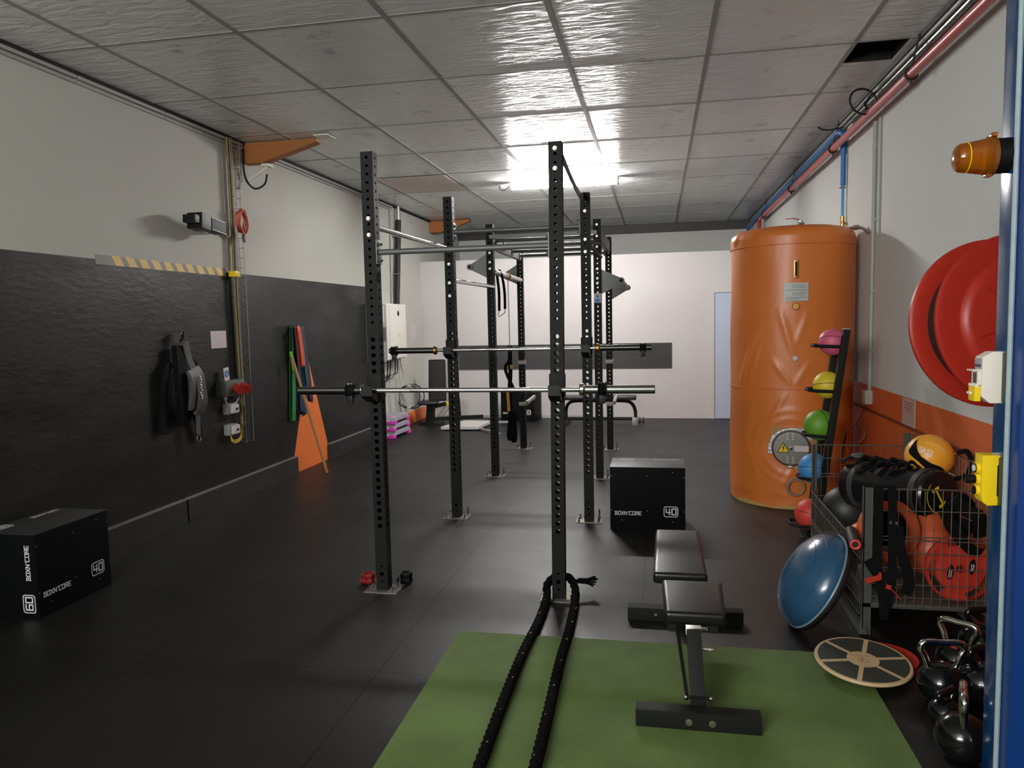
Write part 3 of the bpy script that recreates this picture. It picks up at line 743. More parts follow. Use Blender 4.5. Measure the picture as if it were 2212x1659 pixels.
# ------------------------------------------------------------------ plyometric boxes
def plyo(loc, rz, label, side60=True):
    t = thing('plyo_box', label, 'box', (0, 0, 0), 'plyometric boxes')
    w, d, h = .60, .40, .51
    mb = MB()
    mb.b2((-w/2, -d/2, 0), (w/2, -d/2+.018, h), bevel=.002); mb.b2((-w/2, d/2-.018, 0), (w/2, d/2, h), bevel=.002)
    mb.b2((-w/2, -d/2+.018, 0), (-w/2+.018, d/2-.018, h), bevel=.002); mb.b2((w/2-.018, -d/2+.018, 0), (w/2, d/2-.018, h), bevel=.002)
    mb.b2((-w/2+.018, -d/2+.018, .002), (w/2-.018, d/2-.018, .02))
    mb.build('side_panels', M_board_black, t)
    mb = MB(); mb.b2((-w/2, -d/2, h), (w/2, d/2, h+.004), bevel=.0015); mb.build('top_panel', mat('grey_top_film', (40, 40, 40), 0.42, spec=0.7, var=0.2, vscale=14), t)  # top film is greyer and glossier than the side panels
    def plate(f, u, v, s, two):
        mb = MB(); r = .015; W2, H2 = .108, .082
        if two: pass
        c = []
        for (cx, cy, a0) in ((W2-r, r, -PI/2), (W2-r, H2-r, 0), (r, H2-r, PI/2), (r, r, PI)):
            for k in range(4): c.append((u+cx+r*math.cos(a0+k*PI/6), v+cy+r*math.sin(a0+k*PI/6)))
        strokes(mb, f, [c+[c[0]]], .0055)
        text(mb, s, f, u+.017, v+.018, .047, w=.26, gap=.45)
        return mb
    f = face((-w/2, -d/2, 0), (1, 0, 0), (0, 0, 1))
    mb = MB(); text(mb, "BOXN'CORE", f, .040, .120, .027, w=.27, gap=.42); mb.build('lettering', M_white_paint, t, smooth=False)
    plate(f, .432, .112, '40', 0).build('number_plate', M_white_paint, t, smooth=False)
    # narrow side: the writing runs upwards along its right edge
    g0 = face((-w/2, d/2, 0), (0, -1, 0), (0, 0, 1))
    g = lambda u, v: g0(d-.045-v, u)
    mb = MB(); text(mb, "BOXN'CORE", g, .235, 0.0, .027, w=.27, gap=.42); mb.build('lettering', M_white_paint, t, smooth=False)
    plate(g, .035, -.02, '60', 1).build('number_plate', M_white_paint, t, smooth=False)
    k = face((-w/2, -d/2, h+.004), (1, 0, 0), (0, 1, 0), .0006)
    mb = MB(); text(mb, "BOXN'CORE", k, .35, d-.07, .027, w=.27, gap=.42); mb.build('lettering', M_white_paint, t, smooth=False)
    plate(k, .07, d-.095, '50', 0).build('number_plate', M_white_paint, t, smooth=False)
    for (u, v) in ((.010, .44), (.295, .445), (.50, .475), (.59, .435), (.010, .155), (.30, .155), (.59, .155), (.10, .075), (.50, .072)):
        MB().cyl((-w/2+u, -d/2, v), (-w/2+u, -d/2-.0015, v), .004, n=8).build('screw', M_zinc, t)
    t.location = loc; t.rotation_euler.z = rz
    return t
plyo((-.09, 6.26, 0), 0.0, 'black plyometric box with a white 40 on its front, behind the bench pads')
plyo((-3.838, 4.025, 0), PI/2, 'black plyometric box in the dark lower left corner, against the left wall')
plyo((-2.33, 12.70, 0), -.16, 'black plyometric box standing at the back white wall behind the rig')

# ------------------------------------------------------------------ adjustable bench in front
t = thing('adjustable_bench', 'black adjustable weight bench standing on the edge of the green turf', 'bench', (.14, 3.7, 0))
def pad(mb, c, L, W0, W1, T, rot):
    # tapered cushion with rounded edges: L along local y, width W0 at -y, W1 at +y
    n = 14; prof = []
    g = bmesh.ops.create_cube(mb.bm, size=1.0); vs = g['verts']
    for v in vs:
        w = W0 if v.co.y < 0 else W1
        v.co = Vector((v.co.x*w, v.co.y*L, v.co.z*T))
    es = list({e for v in vs for e in v.link_edges})
    r = bmesh.ops.bevel(mb.bm, geom=es, offset=T*.36, segments=4, profile=.6, affect='EDGES', clamp_overlap=True)
    allv = list({v for f in r['faces'] for v in f.verts} | {v for v in vs if v.is_valid})
    linked = set(allv)
    for v in list(linked):
        for e in v.link_edges: linked.add(e.other_vert(v))
    bmesh.ops.transform(mb.bm, matrix=Matrix.Translation(Vector(c)) @ rot.to_4x4(), verts=list(linked))
tl = Matrix.Rotation(math.radians(2), 3, 'X')
mb = MB(); pad(mb, (.155, 3.462, .402), .37, .262, .285, .060, Matrix.Rotation(math.radians(3.5), 3, 'X')); seat = mb.build('seat_pad', M_leather, t, ang=1.0)
mb = MB(); pad(mb, (.104, 4.085, .425), .70, .268, .245, .060, Matrix.Rotation(math.radians(2.5), 3, 'X')); mb.build('back_pad', M_leather, t, ang=1.0)
MB().b2((-.100, 3.045, .014), (.408, 3.115, .088), bevel=.004).build('front_foot', M_steel_black, t)
for x in (.118, .212): MB().cyl((x, 3.045, .052), (x, 3.037, .052), .015, n=18).cyl((x, 3.037, .052), (x, 3.031, .052), .009, n=6).build('bolt', M_chrome, t)
MB().b2((-.178, 4.20, .0), (.46, 4.275, .072), bevel=.004).build('rear_foot', M_steel_black, t)
# spine post from the front foot up under the seat
mb = MB(); mb.beam((.160, 3.155, .088), (.148, 3.315, .348), .062, .055, (0, 1, 0), .003); mb.build('seat_post', M_steel_black, t)
mb = MB(); mb.beam((.148, 3.305, .315), (.147, 3.318, .362), .066, .060, (0, 1, 0), .003); mb.build('post_cap', M_zinc, t)
mb = MB(); mb.b2((.128, 3.115, .080), (.192, 3.155, .115), bevel=.003); mb.cyl((.108, 3.135, .110), (.212, 3.135, .110), .008, n=10); mb.build('foot_joint', M_steel_black, t)
for x in (.108, .212): MB().sphere((x, 3.135, .110), .010, n=12).build('bolt', M_chrome, t)
mb = MB(); mb.beam((.15, 3.33, .34), (.09, 4.24, .35), .05, .05, (0, 0, 1), .003); mb.beam((.09, 4.235, .06), (.09, 4.235, .36), .05, .05, (0, 1, 0), .003); mb.build('spine', M_steel_black, t)
mb = MB(); mb.beam((.115, 3.16, .10), (.06, 3.86, .335), .045, .012, (1, 0, 0), .002); mb.build('adjusting_strut', M_steel_black, t)
for x in (.055, .235): MB().b2((x-.02, 3.30, .325), (x+.02, 3.60, .372), bevel=.003).build('seat_bracket', M_steel_black, t)
mb = MB(); mb.cyl((.180, 3.31, .345), (.205, 3.31, .345), .013, n=12); mb.torus((.20, 3.31, .345), (0, 1, 0), .012, .004, 14, 6); mb.build('bolt', M_chrome, t)
mb = MB(); mb.cyl((.178, 3.27, .268), (.215, 3.27, .266), .009, n=10); mb.cyl((.212, 3.27, .266), (.222, 3.27, .266), .012, n=10); mb.cyl((.222, 3.27, .266), (.232, 3.27, .266), .004, n=8); mb.build('pull_pin', M_zinc, t)
MB().cyl((-.02, 4.20, .04), (-.02, 4.19, .04), .008, n=10).build('bolt', M_chrome, t)

# ------------------------------------------------------------------ back of the room
# incline bench
t = thing('incline_bench', 'black incline bench with its back raised, in the back left corner', 'bench', (-3.72, 12.1, 0))
mb = MB(); pad(mb, (-3.655, 12.12, .74), .70, .30, .28, .07, Matrix.Rotation(.14, 3, 'Z') @ Matrix.Rotation(math.radians(84), 3, 'X') @ Matrix.Rotation(0, 3, 'Z')); mb.build('back_pad', mat('matt_black_vinyl', (15, 15, 15), 0.5, spec=0.3), t, ang=1.0)
mb = MB(); pad(mb, (-3.74, 11.90, .39), .30, .32, .30, .07, Matrix.Rotation(.14, 3, 'Z')); mb.build('seat_pad', M_leather, t, ang=1.0)
mb = MB(); mb.beam((-3.76, 11.98, .03), (-3.74, 12.0, .36), .14, .06, (0, 1, 0), .004); mb.build('front_post', M_steel_black, t)
for z in (.13, .2): MB().cyl((-3.78, 11.95, z), (-3.78, 11.935, z), .012, n=10).build('bolt', M_chrome, t)
MB().b2((-3.95, 11.96, 0), (-3.53, 12.03, .05), bevel=.008).build('front_foot', M_rubber, t)
mb = MB(); mb.beam((-3.72, 12.04, .09), (-2.95, 12.42, .09), .06, .06, bevel=.004); mb.build('base_tube', M_steel_black, t)
mb = MB(); mb.beam((-3.70, 12.1, .30), (-3.36, 12.28, .37), .06, .06, bevel=.004); mb.prism([(0, 0), (.12, 0), (.10, .36), (.02, .36)], (-3.42, 12.28, .05), (.89, .45, 0), (0, 0, 1), .03); mb.build('rear_frame', M_steel_black, t)
mb = MB(); mb.beam((-3.52, 12.155, .335), (-3.44, 12.20, .355), .02, .064); mb.build('yellow_sticker', M_yellow, t)
mb = MB(); mb.beam((-3.66, 12.07, .12), (-3.50, 12.16, .34), .03, .012); mb.beam((-3.58, 12.1, .13), (-3.44, 12.2, .30), .02, .012); mb.build('adjusting_strut', M_zinc, t)
# flat bench
t = thing('flat_bench', 'black flat bench with bent tube legs along the back white wall', 'bench', (-.95, 12.3, 0))
mb = MB(); mb.box((-.95, 12.3, .425), (1.20, .29, .065), None, .022, 3); mb.build('seat_pad', M_leather, t, ang=1.0)
mb = MB(); mb.tube(smooth_path([(-1.50, 12.3, .05), (-1.50, 12.3, .22), (-1.46, 12.3, .32), (-1.36, 12.3, .365), (-1.1, 12.3, .37), (-.8, 12.3, .37), (-.52, 12.3, .365), (-.42, 12.3, .32), (-.37, 12.3, .22), (-.36, 12.3, .05)], 5), .028, 10); mb.build('arched_tube', M_steel_black, t)
MB().cyl((-1.50, 12.3, .075), (-.37, 12.3, .075), .027, n=10).build('base_tube', M_steel_black, t)
MB().b2((-1.57, 12.0, 0), (-1.45, 12.6, .05), bevel=.008).build('foot_bar', M_rubber, t)
MB().b2((-.39, 12.06, 0.0), (-.33, 12.50, .06), bevel=.004).build('foot_bar', M_steel_black, t)
MB().b2((-.41, 12.01, 0), (-.315, 12.06, .13), bevel=.006).build('foot_cap', M_zinc, t)
for x in (-.29, -.235): MB().cyl((x-.012, 12.10, .075), (x+.012, 12.10, .075), .05, n=16).build('wheel', M_plastic_black, t)
# low white platform
t = thing('low_platform', 'low white slatted platform with a pale frame on the floor behind the rig', 'platform', (-3.05, 11.75, 0))
mb = MB(); mb.prism([(-3.38, 11.33), (-2.77, 11.36), (-2.72, 12.05), (-3.20, 12.10)], (0, 0, .022), (1, 0, 0), (0, 1, 0), .045)
for k in range(11):
    y = 11.40+.06*k; mb.b2((-3.28+.01*k, y, .0668), (-2.80, y+.045, .0705))
mb.build('deck', mat('white_deck_plastic', (200, 198, 194), 0.5), t, smooth=False)
mb = MB(); mb.beam((-2.78, 11.40, .035), (-2.35, 10.95, .02), .03, .02); mb.beam((-2.75, 12.0, .05), (-2.30, 12.05, .05), .05, .03); mb.beam((-2.36, 11.93, .0), (-2.32, 12.06, .12), .02, .02); mb.build('frame_arm', M_plastic_grey, t)
for x, y in ((-3.25, 11.42), (-2.85, 11.45), (-2.85, 11.98), (-3.15, 12.0)): MB().cyl((x, y, 0), (x, y, .025), .03, n=10).build('foot', M_rubber, t)
# stacked aerobic steps
def step(z, rz, label):
    t = thing('aerobic_step', label, 'step', (0, 0, 0), 'stacked aerobic steps')
    mb = MB()
    g = bmesh.ops.create_cube(mb.bm, size=1.0)
    for v in g['verts']:
        k = 1.0 if v.co.z > 0 else 1.06
        v.co = Vector((v.co.x*.27*k, v.co.y*.66*k, .035+v.co.z*.065+.035))
    mb._bev(g['verts'], .014, 2)
    mb.build('platform', M_step, t)
    for y in (-.30, .30):
        mb = MB(); mb.box((0, y, .028), (.30, .11, .056), None, .016); mb.build('foot_block', M_magenta, t)
    for y in (-.37,):
        mb = MB(); mb.box((0, y, .062), (.14, .02, .03), None, .005); mb.build('end_grip', M_plastic_white, t)
    t.location = (-3.985, 10.83, z); t.rotation_euler.z = rz
    return t
step(0, -.05, 'grey step with magenta feet, lowest of the stack by the left wall')
step(.107, -.02, 'grey step with magenta feet, middle of the stack by the left wall')
s3 = step(.214, .01, 'grey step with magenta feet, topmost of the stack by the left wall')
mb = MB(); mb.box((-3.97, 10.62, .318), (.10, .06, .004)); mb.build('pink_logo', M_magenta, s3)
# orange board in the corner
mb = MB(); mb.b2((XL, 12.0, .0), (XL+.02, 12.92, .20), bevel=.002)
for y in (12.62,):
    for z in (.06, .10, .14): mb.cyl((XL+.0205, y, z), (XL+.0215, y, z), .008, n=8)
t = thing('orange_board', 'low orange board along the foot of the left wall in the back corner', 'board', (XL+.01, 12.46, 0)); mb.build('board', M_orange_flat, t)
# electrical cabinets
t = thing('electrical_cabinet', 'white electrical cabinet on the left wall behind the front left post', 'cabinet', (XL+.1, 11.07, 1.15))
MB().b2((XL, 10.66, 1.16), (XL+.185, 11.53, 2.01), bevel=.006).build('cabinet_body', mat('white_cabinet_paint', (232, 228, 222), 0.45), t)
d = MB().b2((XL+.185, 10.74, 1.175), (XL+.203, 11.46, 1.995), bevel=.004).build('door', mat('white_cabinet_paint', (232, 228, 222), 0.45), t)
mb = MB(); mb.sphere((XL+.204, 11.12, 1.865), .03, (.4, 1.3, 1.4), 12); mb.build('lock', M_plastic_black, d)
mb = MB(); mb.prism([(11.09, 1.50), (11.19, 1.50), (11.14, 1.56)], (XL+.203, 0, 0), (0, 1, 0), (0, 0, 1), .002); mb.build('warning_triangle', M_yellow, d)
t = thing('distribution_box', 'grey meter box left of the white electrical cabinet', 'box', (XL+.09, 10.46, 1.15))
MB().b2((XL, 10.30, 1.14), (XL+.17, 10.63, 2.0), bevel=.006).build('box_body', M_plastic_grey, t)
mb = MB()
for k in range(4): mb.b2((XL+.168, 10.34+.07*k, 1.72), (XL+.176, 10.37+.07*k, 1.97))
mb.build('ribs', M_plastic_white, t)
mb = MB(); mb.b2((XL+.168, 10.34, 1.45), (XL+.185, 10.60, 1.66), bevel=.003); mb.build('meter', M_greyweb, t)
t = thing('wall_notice', 'small white paper notice on the left wall right of the electrical cabinet', 'notice', (XL, 12.4, 1.45))
MB().b2((XL, 12.26, 1.40), (XL+.003, 12.56, 1.70)).build('sheet', M_paper, t)
# black riser with grey pipe
t = thing('riser_pipe', 'thick black pipe running down the left wall into the electrical cabinet', 'pipe', (XL+.07, 11.62, 2.0))
MB().cyl((XL+.07, 11.45, 2.0), (XL+.07, 11.66, 3.36), .045, n=14).build('pipe', M_rubber, t)
MB().cyl((XL+.07, 11.66, 3.36), (XL+.07, 11.66, 3.58), .03, n=14).build('pipe_end', M_zinc, t)
for z in (2.5, 3.1):
    mb = MB(); mb.b2((XL, 11.48, z-.02), (XL+.03, 11.78, z+.02)); mb.torus((XL+.07, 11.45+.21*(z-2)/1.36, z), (0, 0, 1), .05, .008, 20, 6); mb.build('pipe_clip', M_zinc, t)
o = MB().cyl((XL+.025, 11.36, 2.0), (XL+.025, 11.42, 3.5), .014, n=8).build('conduit_pipe', M_grey_conduit); tag(o, 'thin grey conduit beside the thick black pipe on the left wall', 'conduit')
# cables below the cabinet
random.seed(11)
t = thing('cable_bunch', 'bunch of dark cables hanging below the electrical cabinet', 'cables', (XL+.1, 11.3, .8))
for k in range(7):
    y0 = 10.72+.11*k; y1 = 10.60+.08*k
    mb = MB(); mb.tube(smooth_path([(XL+.12, y0, 1.165), (XL+.10, y0+.01, .95), (XL+.09, y1+.1, .82+.02*k), (XL+.05, 10.5, .80+.015*k)]), .010, 6); mb.build('cable', M_rubber if k % 3 else M_grey_conduit, t)
for k in range(2):
    mb = MB(); mb.tube(smooth_path([(XL+.05, 11.05+.3*k, .82), (XL+.03, 11.1+.3*k, .5), (XL+.03, 11.15+.3*k, .3), (XL+.04, 11.25+.3*k, .01)]), .008, 6); mb.build('cable', M_grey_conduit, t)
t = thing('cable_coil', 'coil of grey and black cable leaning at the left wall beside the incline bench', 'cable', (-4.02, 12.0, .28))
for k, (r, m) in enumerate(((.185, M_rubber), (.165, M_grey_conduit), (.20, M_rubber))):
    mb = MB(); mb.torus((-4.005+.02*k, 11.64+.03*k, .51), (.45, -.88, .05), r, .009, 36, 6); mb.build('loop', m, t)
mb = MB(); mb.tube(smooth_path([(-4.0, 11.65, .69), (-4.06, 11.62, .80), (-4.08, 11.6, .95), (XL+.08, 11.45, 1.16)]), .009, 6); mb.build('feed_cable', M_grey_conduit, t)
for (x, z) in ((-3.985, .695), (-4.12, .42), (-4.0, .335)): MB().box((x, 11.63, z), (.05, .05, .025)).build('tie', M_paper, t)

# ------------------------------------------------------------------ left wall
# wooden braces under the ceiling
def brace(y, x1, z0, d, label):
    mb = MB(); mb.prism([(XL, ZC-.012), (XL, z0), (XL+.21, z0), (x1, ZC-.045), (x1, ZC-.012)], (0, y+d/2, 0), (1, 0, 0), (0, 0, 1), d)
    o = mb.build('timber_brace', M_wood_ply, smooth=False); tag(o, label, 'brace', 'timber ceiling braces'); return o
brace(7.22, -3.34, 3.375, .12, 'orange timber brace between left wall and ceiling, nearest, above the cable basket')
brace(13.6, -3.38, 3.37, .12, 'orange timber brace high in the back left corner above the partition')
o = MB().b2((-3.31, 7.03, ZC-.022), (-3.16, 7.22, ZC-.010)).build('ceiling_plate', M_plastic_white); tag(o, 'small flat white plate on the ceiling at the tip of the near timber brace', 'plate')
t = thing('wall_sensor', 'white tube with a black cable loop under the near timber brace', 'sensor', (XL+.1, 7.25, 3.2))
mb = MB(); mb.cyl((XL+.05, 7.16, 3.20), (XL+.22, 7.26, 3.345), .022, n=12); mb.b2((XL+.18, 7.2, 3.345), (XL+.26, 7.3, 3.372)); mb.build('tube', M_plastic_white, t)
mb = MB(); mb.tube(smooth_path([(XL+.02, 7.14, 3.52), (XL+.02, 7.14, 3.30), (XL+.05, 7.15, 3.18), (XL+.12, 7.18, 3.12), (XL+.20, 7.22, 3.17), (XL+.22, 7.24, 3.27)]), .010, 7); mb.build('cable', M_rubber, t)
# trunking along the ceiling edge
t = thing('cable_trunking', 'pale grey cable trunking along the top of the left wall', 'trunking', (XL+.03, 5, 3.5))
for y0, y1 in ((YF, 1.0), (1.01, 4.9), (4.91, 5.9), (5.91, 7.12), (7.34, 9.2), (9.21, 11.5)):
    MB().b2((XL, y0, 3.535), (XL+.035, y1, 3.56), bevel=.003).b2((XL, y0, 3.502), (XL+.026, y1, 3.520), bevel=.003).build('section', M_grey_conduit, t)
# vertical wire basket with cables
t = thing('cable_basket', 'vertical wire cable basket on the left wall below the timber brace', 'cable tray', (XL+.05, 6.93, .54))
mb = MB()
for (dx, y) in ((.012, 6.855), (.065, 6.855), (.012, 6.99), (.065, 6.99)): mb.cyl((XL+dx, y, .545), (XL+dx, y, 3.56), .0032, n=6)
z = .545
while z < 3.56:
    mb.tube([(XL+.065, 6.855, z), (XL+.012, 6.855, z), (XL+.012, 6.99, z), (XL+.065, 6.99, z)], .0028, 5); z += .098
mb.build('wire_basket', M_wire, t)
t = thing('cable_run', 'yellow and black cables running down in the wire basket on the left wall', 'cables', (XL+.04, 6.86, .6))
for (dx, dy, r, m, zb) in ((.045, 6.805, .009, mat('ochre_cable', (128, 110, 50), 0.6, var=0.5, vscale=2.5), .60), (.060, 6.828, .009, mat('dusty_cable', (128, 124, 112), 0.6, var=0.3, vscale=3), .92), (.03, 6.850, .016, M_rubber, 1.2), (.060, 6.79, .008, mat('ochre_cable', (128, 110, 50), 0.6), .70)):
    mb = MB(); mb.tube(smooth_path([(XL+dx, dy, 3.55), (XL+dx, dy+.005, 2.6), (XL+dx+.004, dy-.005, 2.2), (XL+dx, dy+.01, 1.3), (XL+dx, dy+.02, zb)]), r, 8); mb.build('cable', m, t)
mb = MB(); mb.box((XL+.05, 6.815, 2.235), (.075, .09, .055), None, .006); mb.build('yellow_tape_wrap', M_yellow, t)
# orange cable coil and grey puck
t = thing('cable_coil', 'small coil of orange cable hung on the wire basket', 'cable', (XL+.09, 6.88, 2.62))
for k in range(4):
    mb = MB(); pts = [V(XL+.10+.012*k, 6.88+(.072+.008*math.sin(3*a+k))*math.cos(a)+.006*k, 2.75+(.115+.01*math.cos(2*a+k))*math.sin(a)) for a in [2*PI*i/28 for i in range(28)]]
    mb.tube(pts, .006, 6, closed=True); mb.build('loop', M_bando, t)
o = MB().cyl((XL+.07, 6.98, 2.60), (XL+.10, 6.985, 2.60), .042, n=20).build('detector', mat('beige_plastic', (170, 158, 148), 0.5)); tag(o, 'round beige detector disc beside the wire basket', 'detector')
# floodlight on an arm
t = thing('floodlight', 'small dark floodlight on a bracket high on the left wall', 'floodlight', (XL+.18, 6.2, 2.55))
RL = Matrix.Rotation(-.10, 3, 'X')
mb = MB(); mb.box((XL+.19, 6.27, 2.63), (.12, .22, .105), RL, .006); mb.build('lamp_body', mat('dark_grey_green_paint', (66, 74, 70), 0.6), t)
mb = MB(); mb.box((XL+.19, 6.06, 2.645), (.15, .14, .14), RL, .01); mb.box((XL+.19, 5.96, 2.655), (.12, .10, .07), RL, .008); mb.build('lamp_head', M_plastic_black, t)
mb = MB(); mb.box((XL+.251, 6.27, 2.682), (.004, .22, .008), RL); mb.box((XL+.251, 6.27, 2.578), (.004, .22, .008), RL); mb.build('edge_rails', M_plastic_grey, t)
mb = MB(); mb.beam((XL, 6.45, 2.60), (XL+.18, 6.38, 2.62), .03, .03); mb.tube(smooth_path([(XL+.16, 6.40, 2.62), (XL+.10, 6.50, 2.70), (XL+.05, 6.62, 2.66), (XL+.03, 6.78, 2.58)]), .012, 7); mb.build('bracket', M_grey_conduit, t)
# hazard tape
t = thing('hazard_tape', 'yellow and black hazard tape along the top of the black wall paint', 'tape', (XL, 5.85, 2.2))
MB().b2((XL, 5.0, 2.212), (XL+.002, 6.74, 2.285)).build('tape', M_tape_k, t, smooth=False)
mb = MB()
for k in range(10):
    y = 5.17+.155*k; mb.prism([(y, 2.285), (y+.05, 2.212), (y+.145, 2.212), (y+.095, 2.285)], (XL+.002, 0, 0), (0, 1, 0), (0, 0, 1), .0012)
mb.build('yellow_stripes', M_tape_y, t, smooth=False)
# paper, sockets, switches
o = MB().b2((XL, 6.43, 1.515), (XL+.004, 6.685, 1.68)).build('paper_sheet', M_paper); tag(o, 'square white paper sheet on the black wall left of the wire basket', 'paper')
t = thing('socket_box', 'grey socket box with two red plugs on the black wall', 'socket', (XL+.06, 6.65, 1.0))
MB().b2((XL, 6.47, 1.045), (XL+.11, 6.80, 1.20), bevel=.008).build('box_body', M_greenrust, t)
for y in (6.63, 6.75):
    mb = MB(); mb.cyl((XL+.10, y, 1.13), (XL+.175, y-.02, 1.105), .042, n=16); mb.cyl((XL+.17, y-.02, 1.105), (XL+.185, y-.024, 1.10), .048, n=16); mb.build('red_plug', M_red, t)
mb = MB(); mb.tube(smooth_path([(XL+.06, 6.52, 1.045), (XL+.06, 6.54, .98), (XL+.06, 6.62, .955), (XL+.06, 6.72, .98), (XL+.06, 6.78, 1.05)]), .008, 6); mb.sphere((XL+.06, 6.53, 1.03), .02, n=10); mb.build('cable', M_grey_conduit, t)
t = thing('info_sticker', 'small white sticker with a blue ring standing above the socket box', 'sticker', (XL+.05, 6.56, 1.2))
mb = MB(); mb.box((XL+.06, 6.565, 1.262), (.004, .085, .125), Matrix.Rotation(.1, 3, 'X')); mb.build('card', M_paper, t)
mb = MB(); mb.torus((XL+.063, 6.567, 1.265), (1, 0, 0), .026, .006, 20, 6); mb.build('blue_ring', M_sticker_b, t)
for z, lab in ((.865, 'upper'), (.66, 'lower')):
    t = thing('switch_box', 'small grey switch box on the black wall, %s of two' % lab, 'switch', (XL+.05, 6.64, z), 'switch boxes')
    MB().b2((XL, 6.56, z), (XL+.07, 6.71, z+.105), bevel=.01).build('box_body', M_plastic_grey, t)
    MB().b2((XL+.07, 6.58, z+.012), (XL+.095, 6.70, z+.095), bevel=.008).build('cover', M_paper, t)
    MB().b2((XL+.095, 6.64, z+.04), (XL+.102, 6.67, z+.06)).build('rocker', M_plastic_black, t)
t = thing('yellow_cable', 'thin yellow cable loops below the lower switch box', 'cable', (XL+.05, 6.66, .6))
for k in range(2):
    mb = MB(); mb.tube(smooth_path([(XL+.05, 6.60, .665), (XL+.05, 6.62, .615-.02*k), (XL+.05, 6.69, .595-.02*k), (XL+.05, 6.77, .62-.02*k), (XL+.045, 6.81, .72)]), .007, 6); mb.build('loop', M_ball_y, t)
# harness on its hook
t = thing('weight_harness', 'black pulling harness with a grey padded belt hung on the black left wall', 'harness', (XL+.08, 5.83, .72))
MB().cyl((XL, 5.86, 1.655), (XL+.09, 5.86, 1.67), .008, n=8).build('hook', M_zinc, t)
mb = MB(); mb.strap(smooth_path([(XL+.05, 5.835, 1.60), (XL+.07, 5.845, 1.66), (XL+.07, 5.88, 1.69), (XL+.08, 5.91, 1.63), (XL+.05, 5.885, 1.60)]), .05, (1, 0, .1), .005); mb.box((XL+.10, 5.90, 1.585), (.02, .06, .03)); mb.build('hanging_loop', M_greyweb, t)
mb = MB(); mb.strap(smooth_path([(XL+.10, 5.90, 1.58), (XL+.10, 5.93, 1.45), (XL+.11, 5.985, 1.33)]), .075, (0, 1, 0), .012); mb.build('upper_strap', M_greyweb, t)
mb = MB(); mb.strap(smooth_path([(XL+.12, 5.955, 1.36), (XL+.15, 5.975, 1.28), (XL+.15, 6.00, 1.15), (XL+.14, 6.02, 1.04), (XL+.10, 6.03, .95)]), .13, (0, 1, .1), .035); mb.build('padded_belt', M_greyweb, t)
mb = MB(); mb.strap(smooth_path([(XL+.135, 5.86, 1.34), (XL+.165, 5.865, 1.27), (XL+.16, 5.87, 1.15), (XL+.12, 5.88, 1.0)]), .05, (0, 1, 0), .03); mb.build('side_pad', M_greyweb, t)
mb = MB()
mb.strap(smooth_path([(XL+.06, 5.84, 1.56), (XL+.08, 5.82, 1.42), (XL+.10, 5.80, 1.28), (XL+.10, 5.80, 1.08), (XL+.08, 5.83, .98)]), .11, (0, 1, 0), .05)
mb.strap(smooth_path([(XL+.05, 5.74, 1.42), (XL+.06, 5.66, 1.34), (XL+.05, 5.64, 1.20), (XL+.04, 5.62, 1.0), (XL+.03, 5.60, .82)]), .07, (0, 1, 0), .02)
mb.strap(smooth_path([(XL+.05, 6.00, 1.44), (XL+.07, 6.07, 1.36), (XL+.05, 6.06, 1.27)]), .05, (0, 1, .3), .03)
mb.strap(smooth_path([(XL+.06, 6.02, .98), (XL+.05, 6.08, .85), (XL+.04, 6.11, .70)]), .07, (0, 1, 0), .02)
mb.strap(smooth_path([(XL+.07, 5.83, 1.02), (XL+.07, 5.86, .95), (XL+.05, 5.88, .88)]), .17, (0, 1, 0), .03)
mb.build('harness_body', M_cloth, t, ang=1.0)
mb = MB(); mb.strap(smooth_path([(XL+.11, 6.00, 1.0), (XL+.10, 6.01, .85), (XL+.10, 6.01, .76)]), .06, (0, 1, 0), .006); mb.build('lower_strap', M_greyweb, t)
mb = MB(); mb.torus((XL+.10, 6.01, .725), (1, 0, 0), .028, .006, 18, 6); mb.build('ring', M_chrome, t)
mb = MB()
fz = lambda u, v: V(XL+.1705-.06*abs(v), 5.975+.02*(-u)+v*.8+.02, 1.30-u)
for k in range(9):
    u = .03+.024*k; mb.beam((XL+.171, 5.965+.012*(k % 3), 1.32-u), (XL+.171, 5.985+.012*(k % 2), 1.305-u), .004, .012)
mb.build('belt_print', M_white_paint, t)
# resistance bands on a hook and wooden stick
t0 = MB().cyl((XL, 8.02, 1.68), (XL+.15, 8.02, 1.688), .007, n=8).build('wall_hook', M_zinc); tag(t0, 'short steel hook on the left wall carrying the bands', 'hook')
def band(m, yt, yb, z0, w, dx, label):
    mb = MB(); mb.strap(smooth_path([(XL+dx, yb, z0+.03), (XL+dx, (yt+yb)/2, (z0+1.68)/2), (XL+dx, yt, 1.64), (XL+dx+.006, yt, 1.695), (XL+dx+.018, yt, 1.70), (XL+dx+.026, yt+.01, 1.64), (XL+dx+.026, (yt+yb)/2+.02, (z0+1.68)/2), (XL+dx+.026, yb+.02, z0+.04), (XL+dx+.02, yb+.012, z0), (XL+dx+.008, yb+.006, z0), (XL+dx, yb, z0+.03)], 5), w, (0, 1, 0), .004)
    o = mb.build('resistance_band', m, ang=1.0); tag(o, label, 'band', 'bands on the wall hook'); return o
band(M_bandg, 8.00, 7.90, .635, .085, .015, 'green resistance band, longest and leftmost of the bands on the left wall')
band(M_bandb, 8.05, 8.09, .70, .16, .045, 'wide navy resistance band in the middle of the bands on the left wall')
band(mat('dark_navy_latex', (26, 36, 66), 0.5), 8.10, 8.24, .82, .075, .075, 'dark navy resistance band, rightmost of the bands on the left wall')
band(M_bandt, 8.04, 8.14, .98, .035, .080, 'thin teal resistance band between the navy bands')
band(M_bando, 7.95, 8.00, 1.25, .075, .110, 'orange resistance band, shortest, in front of the other bands on the left wall')
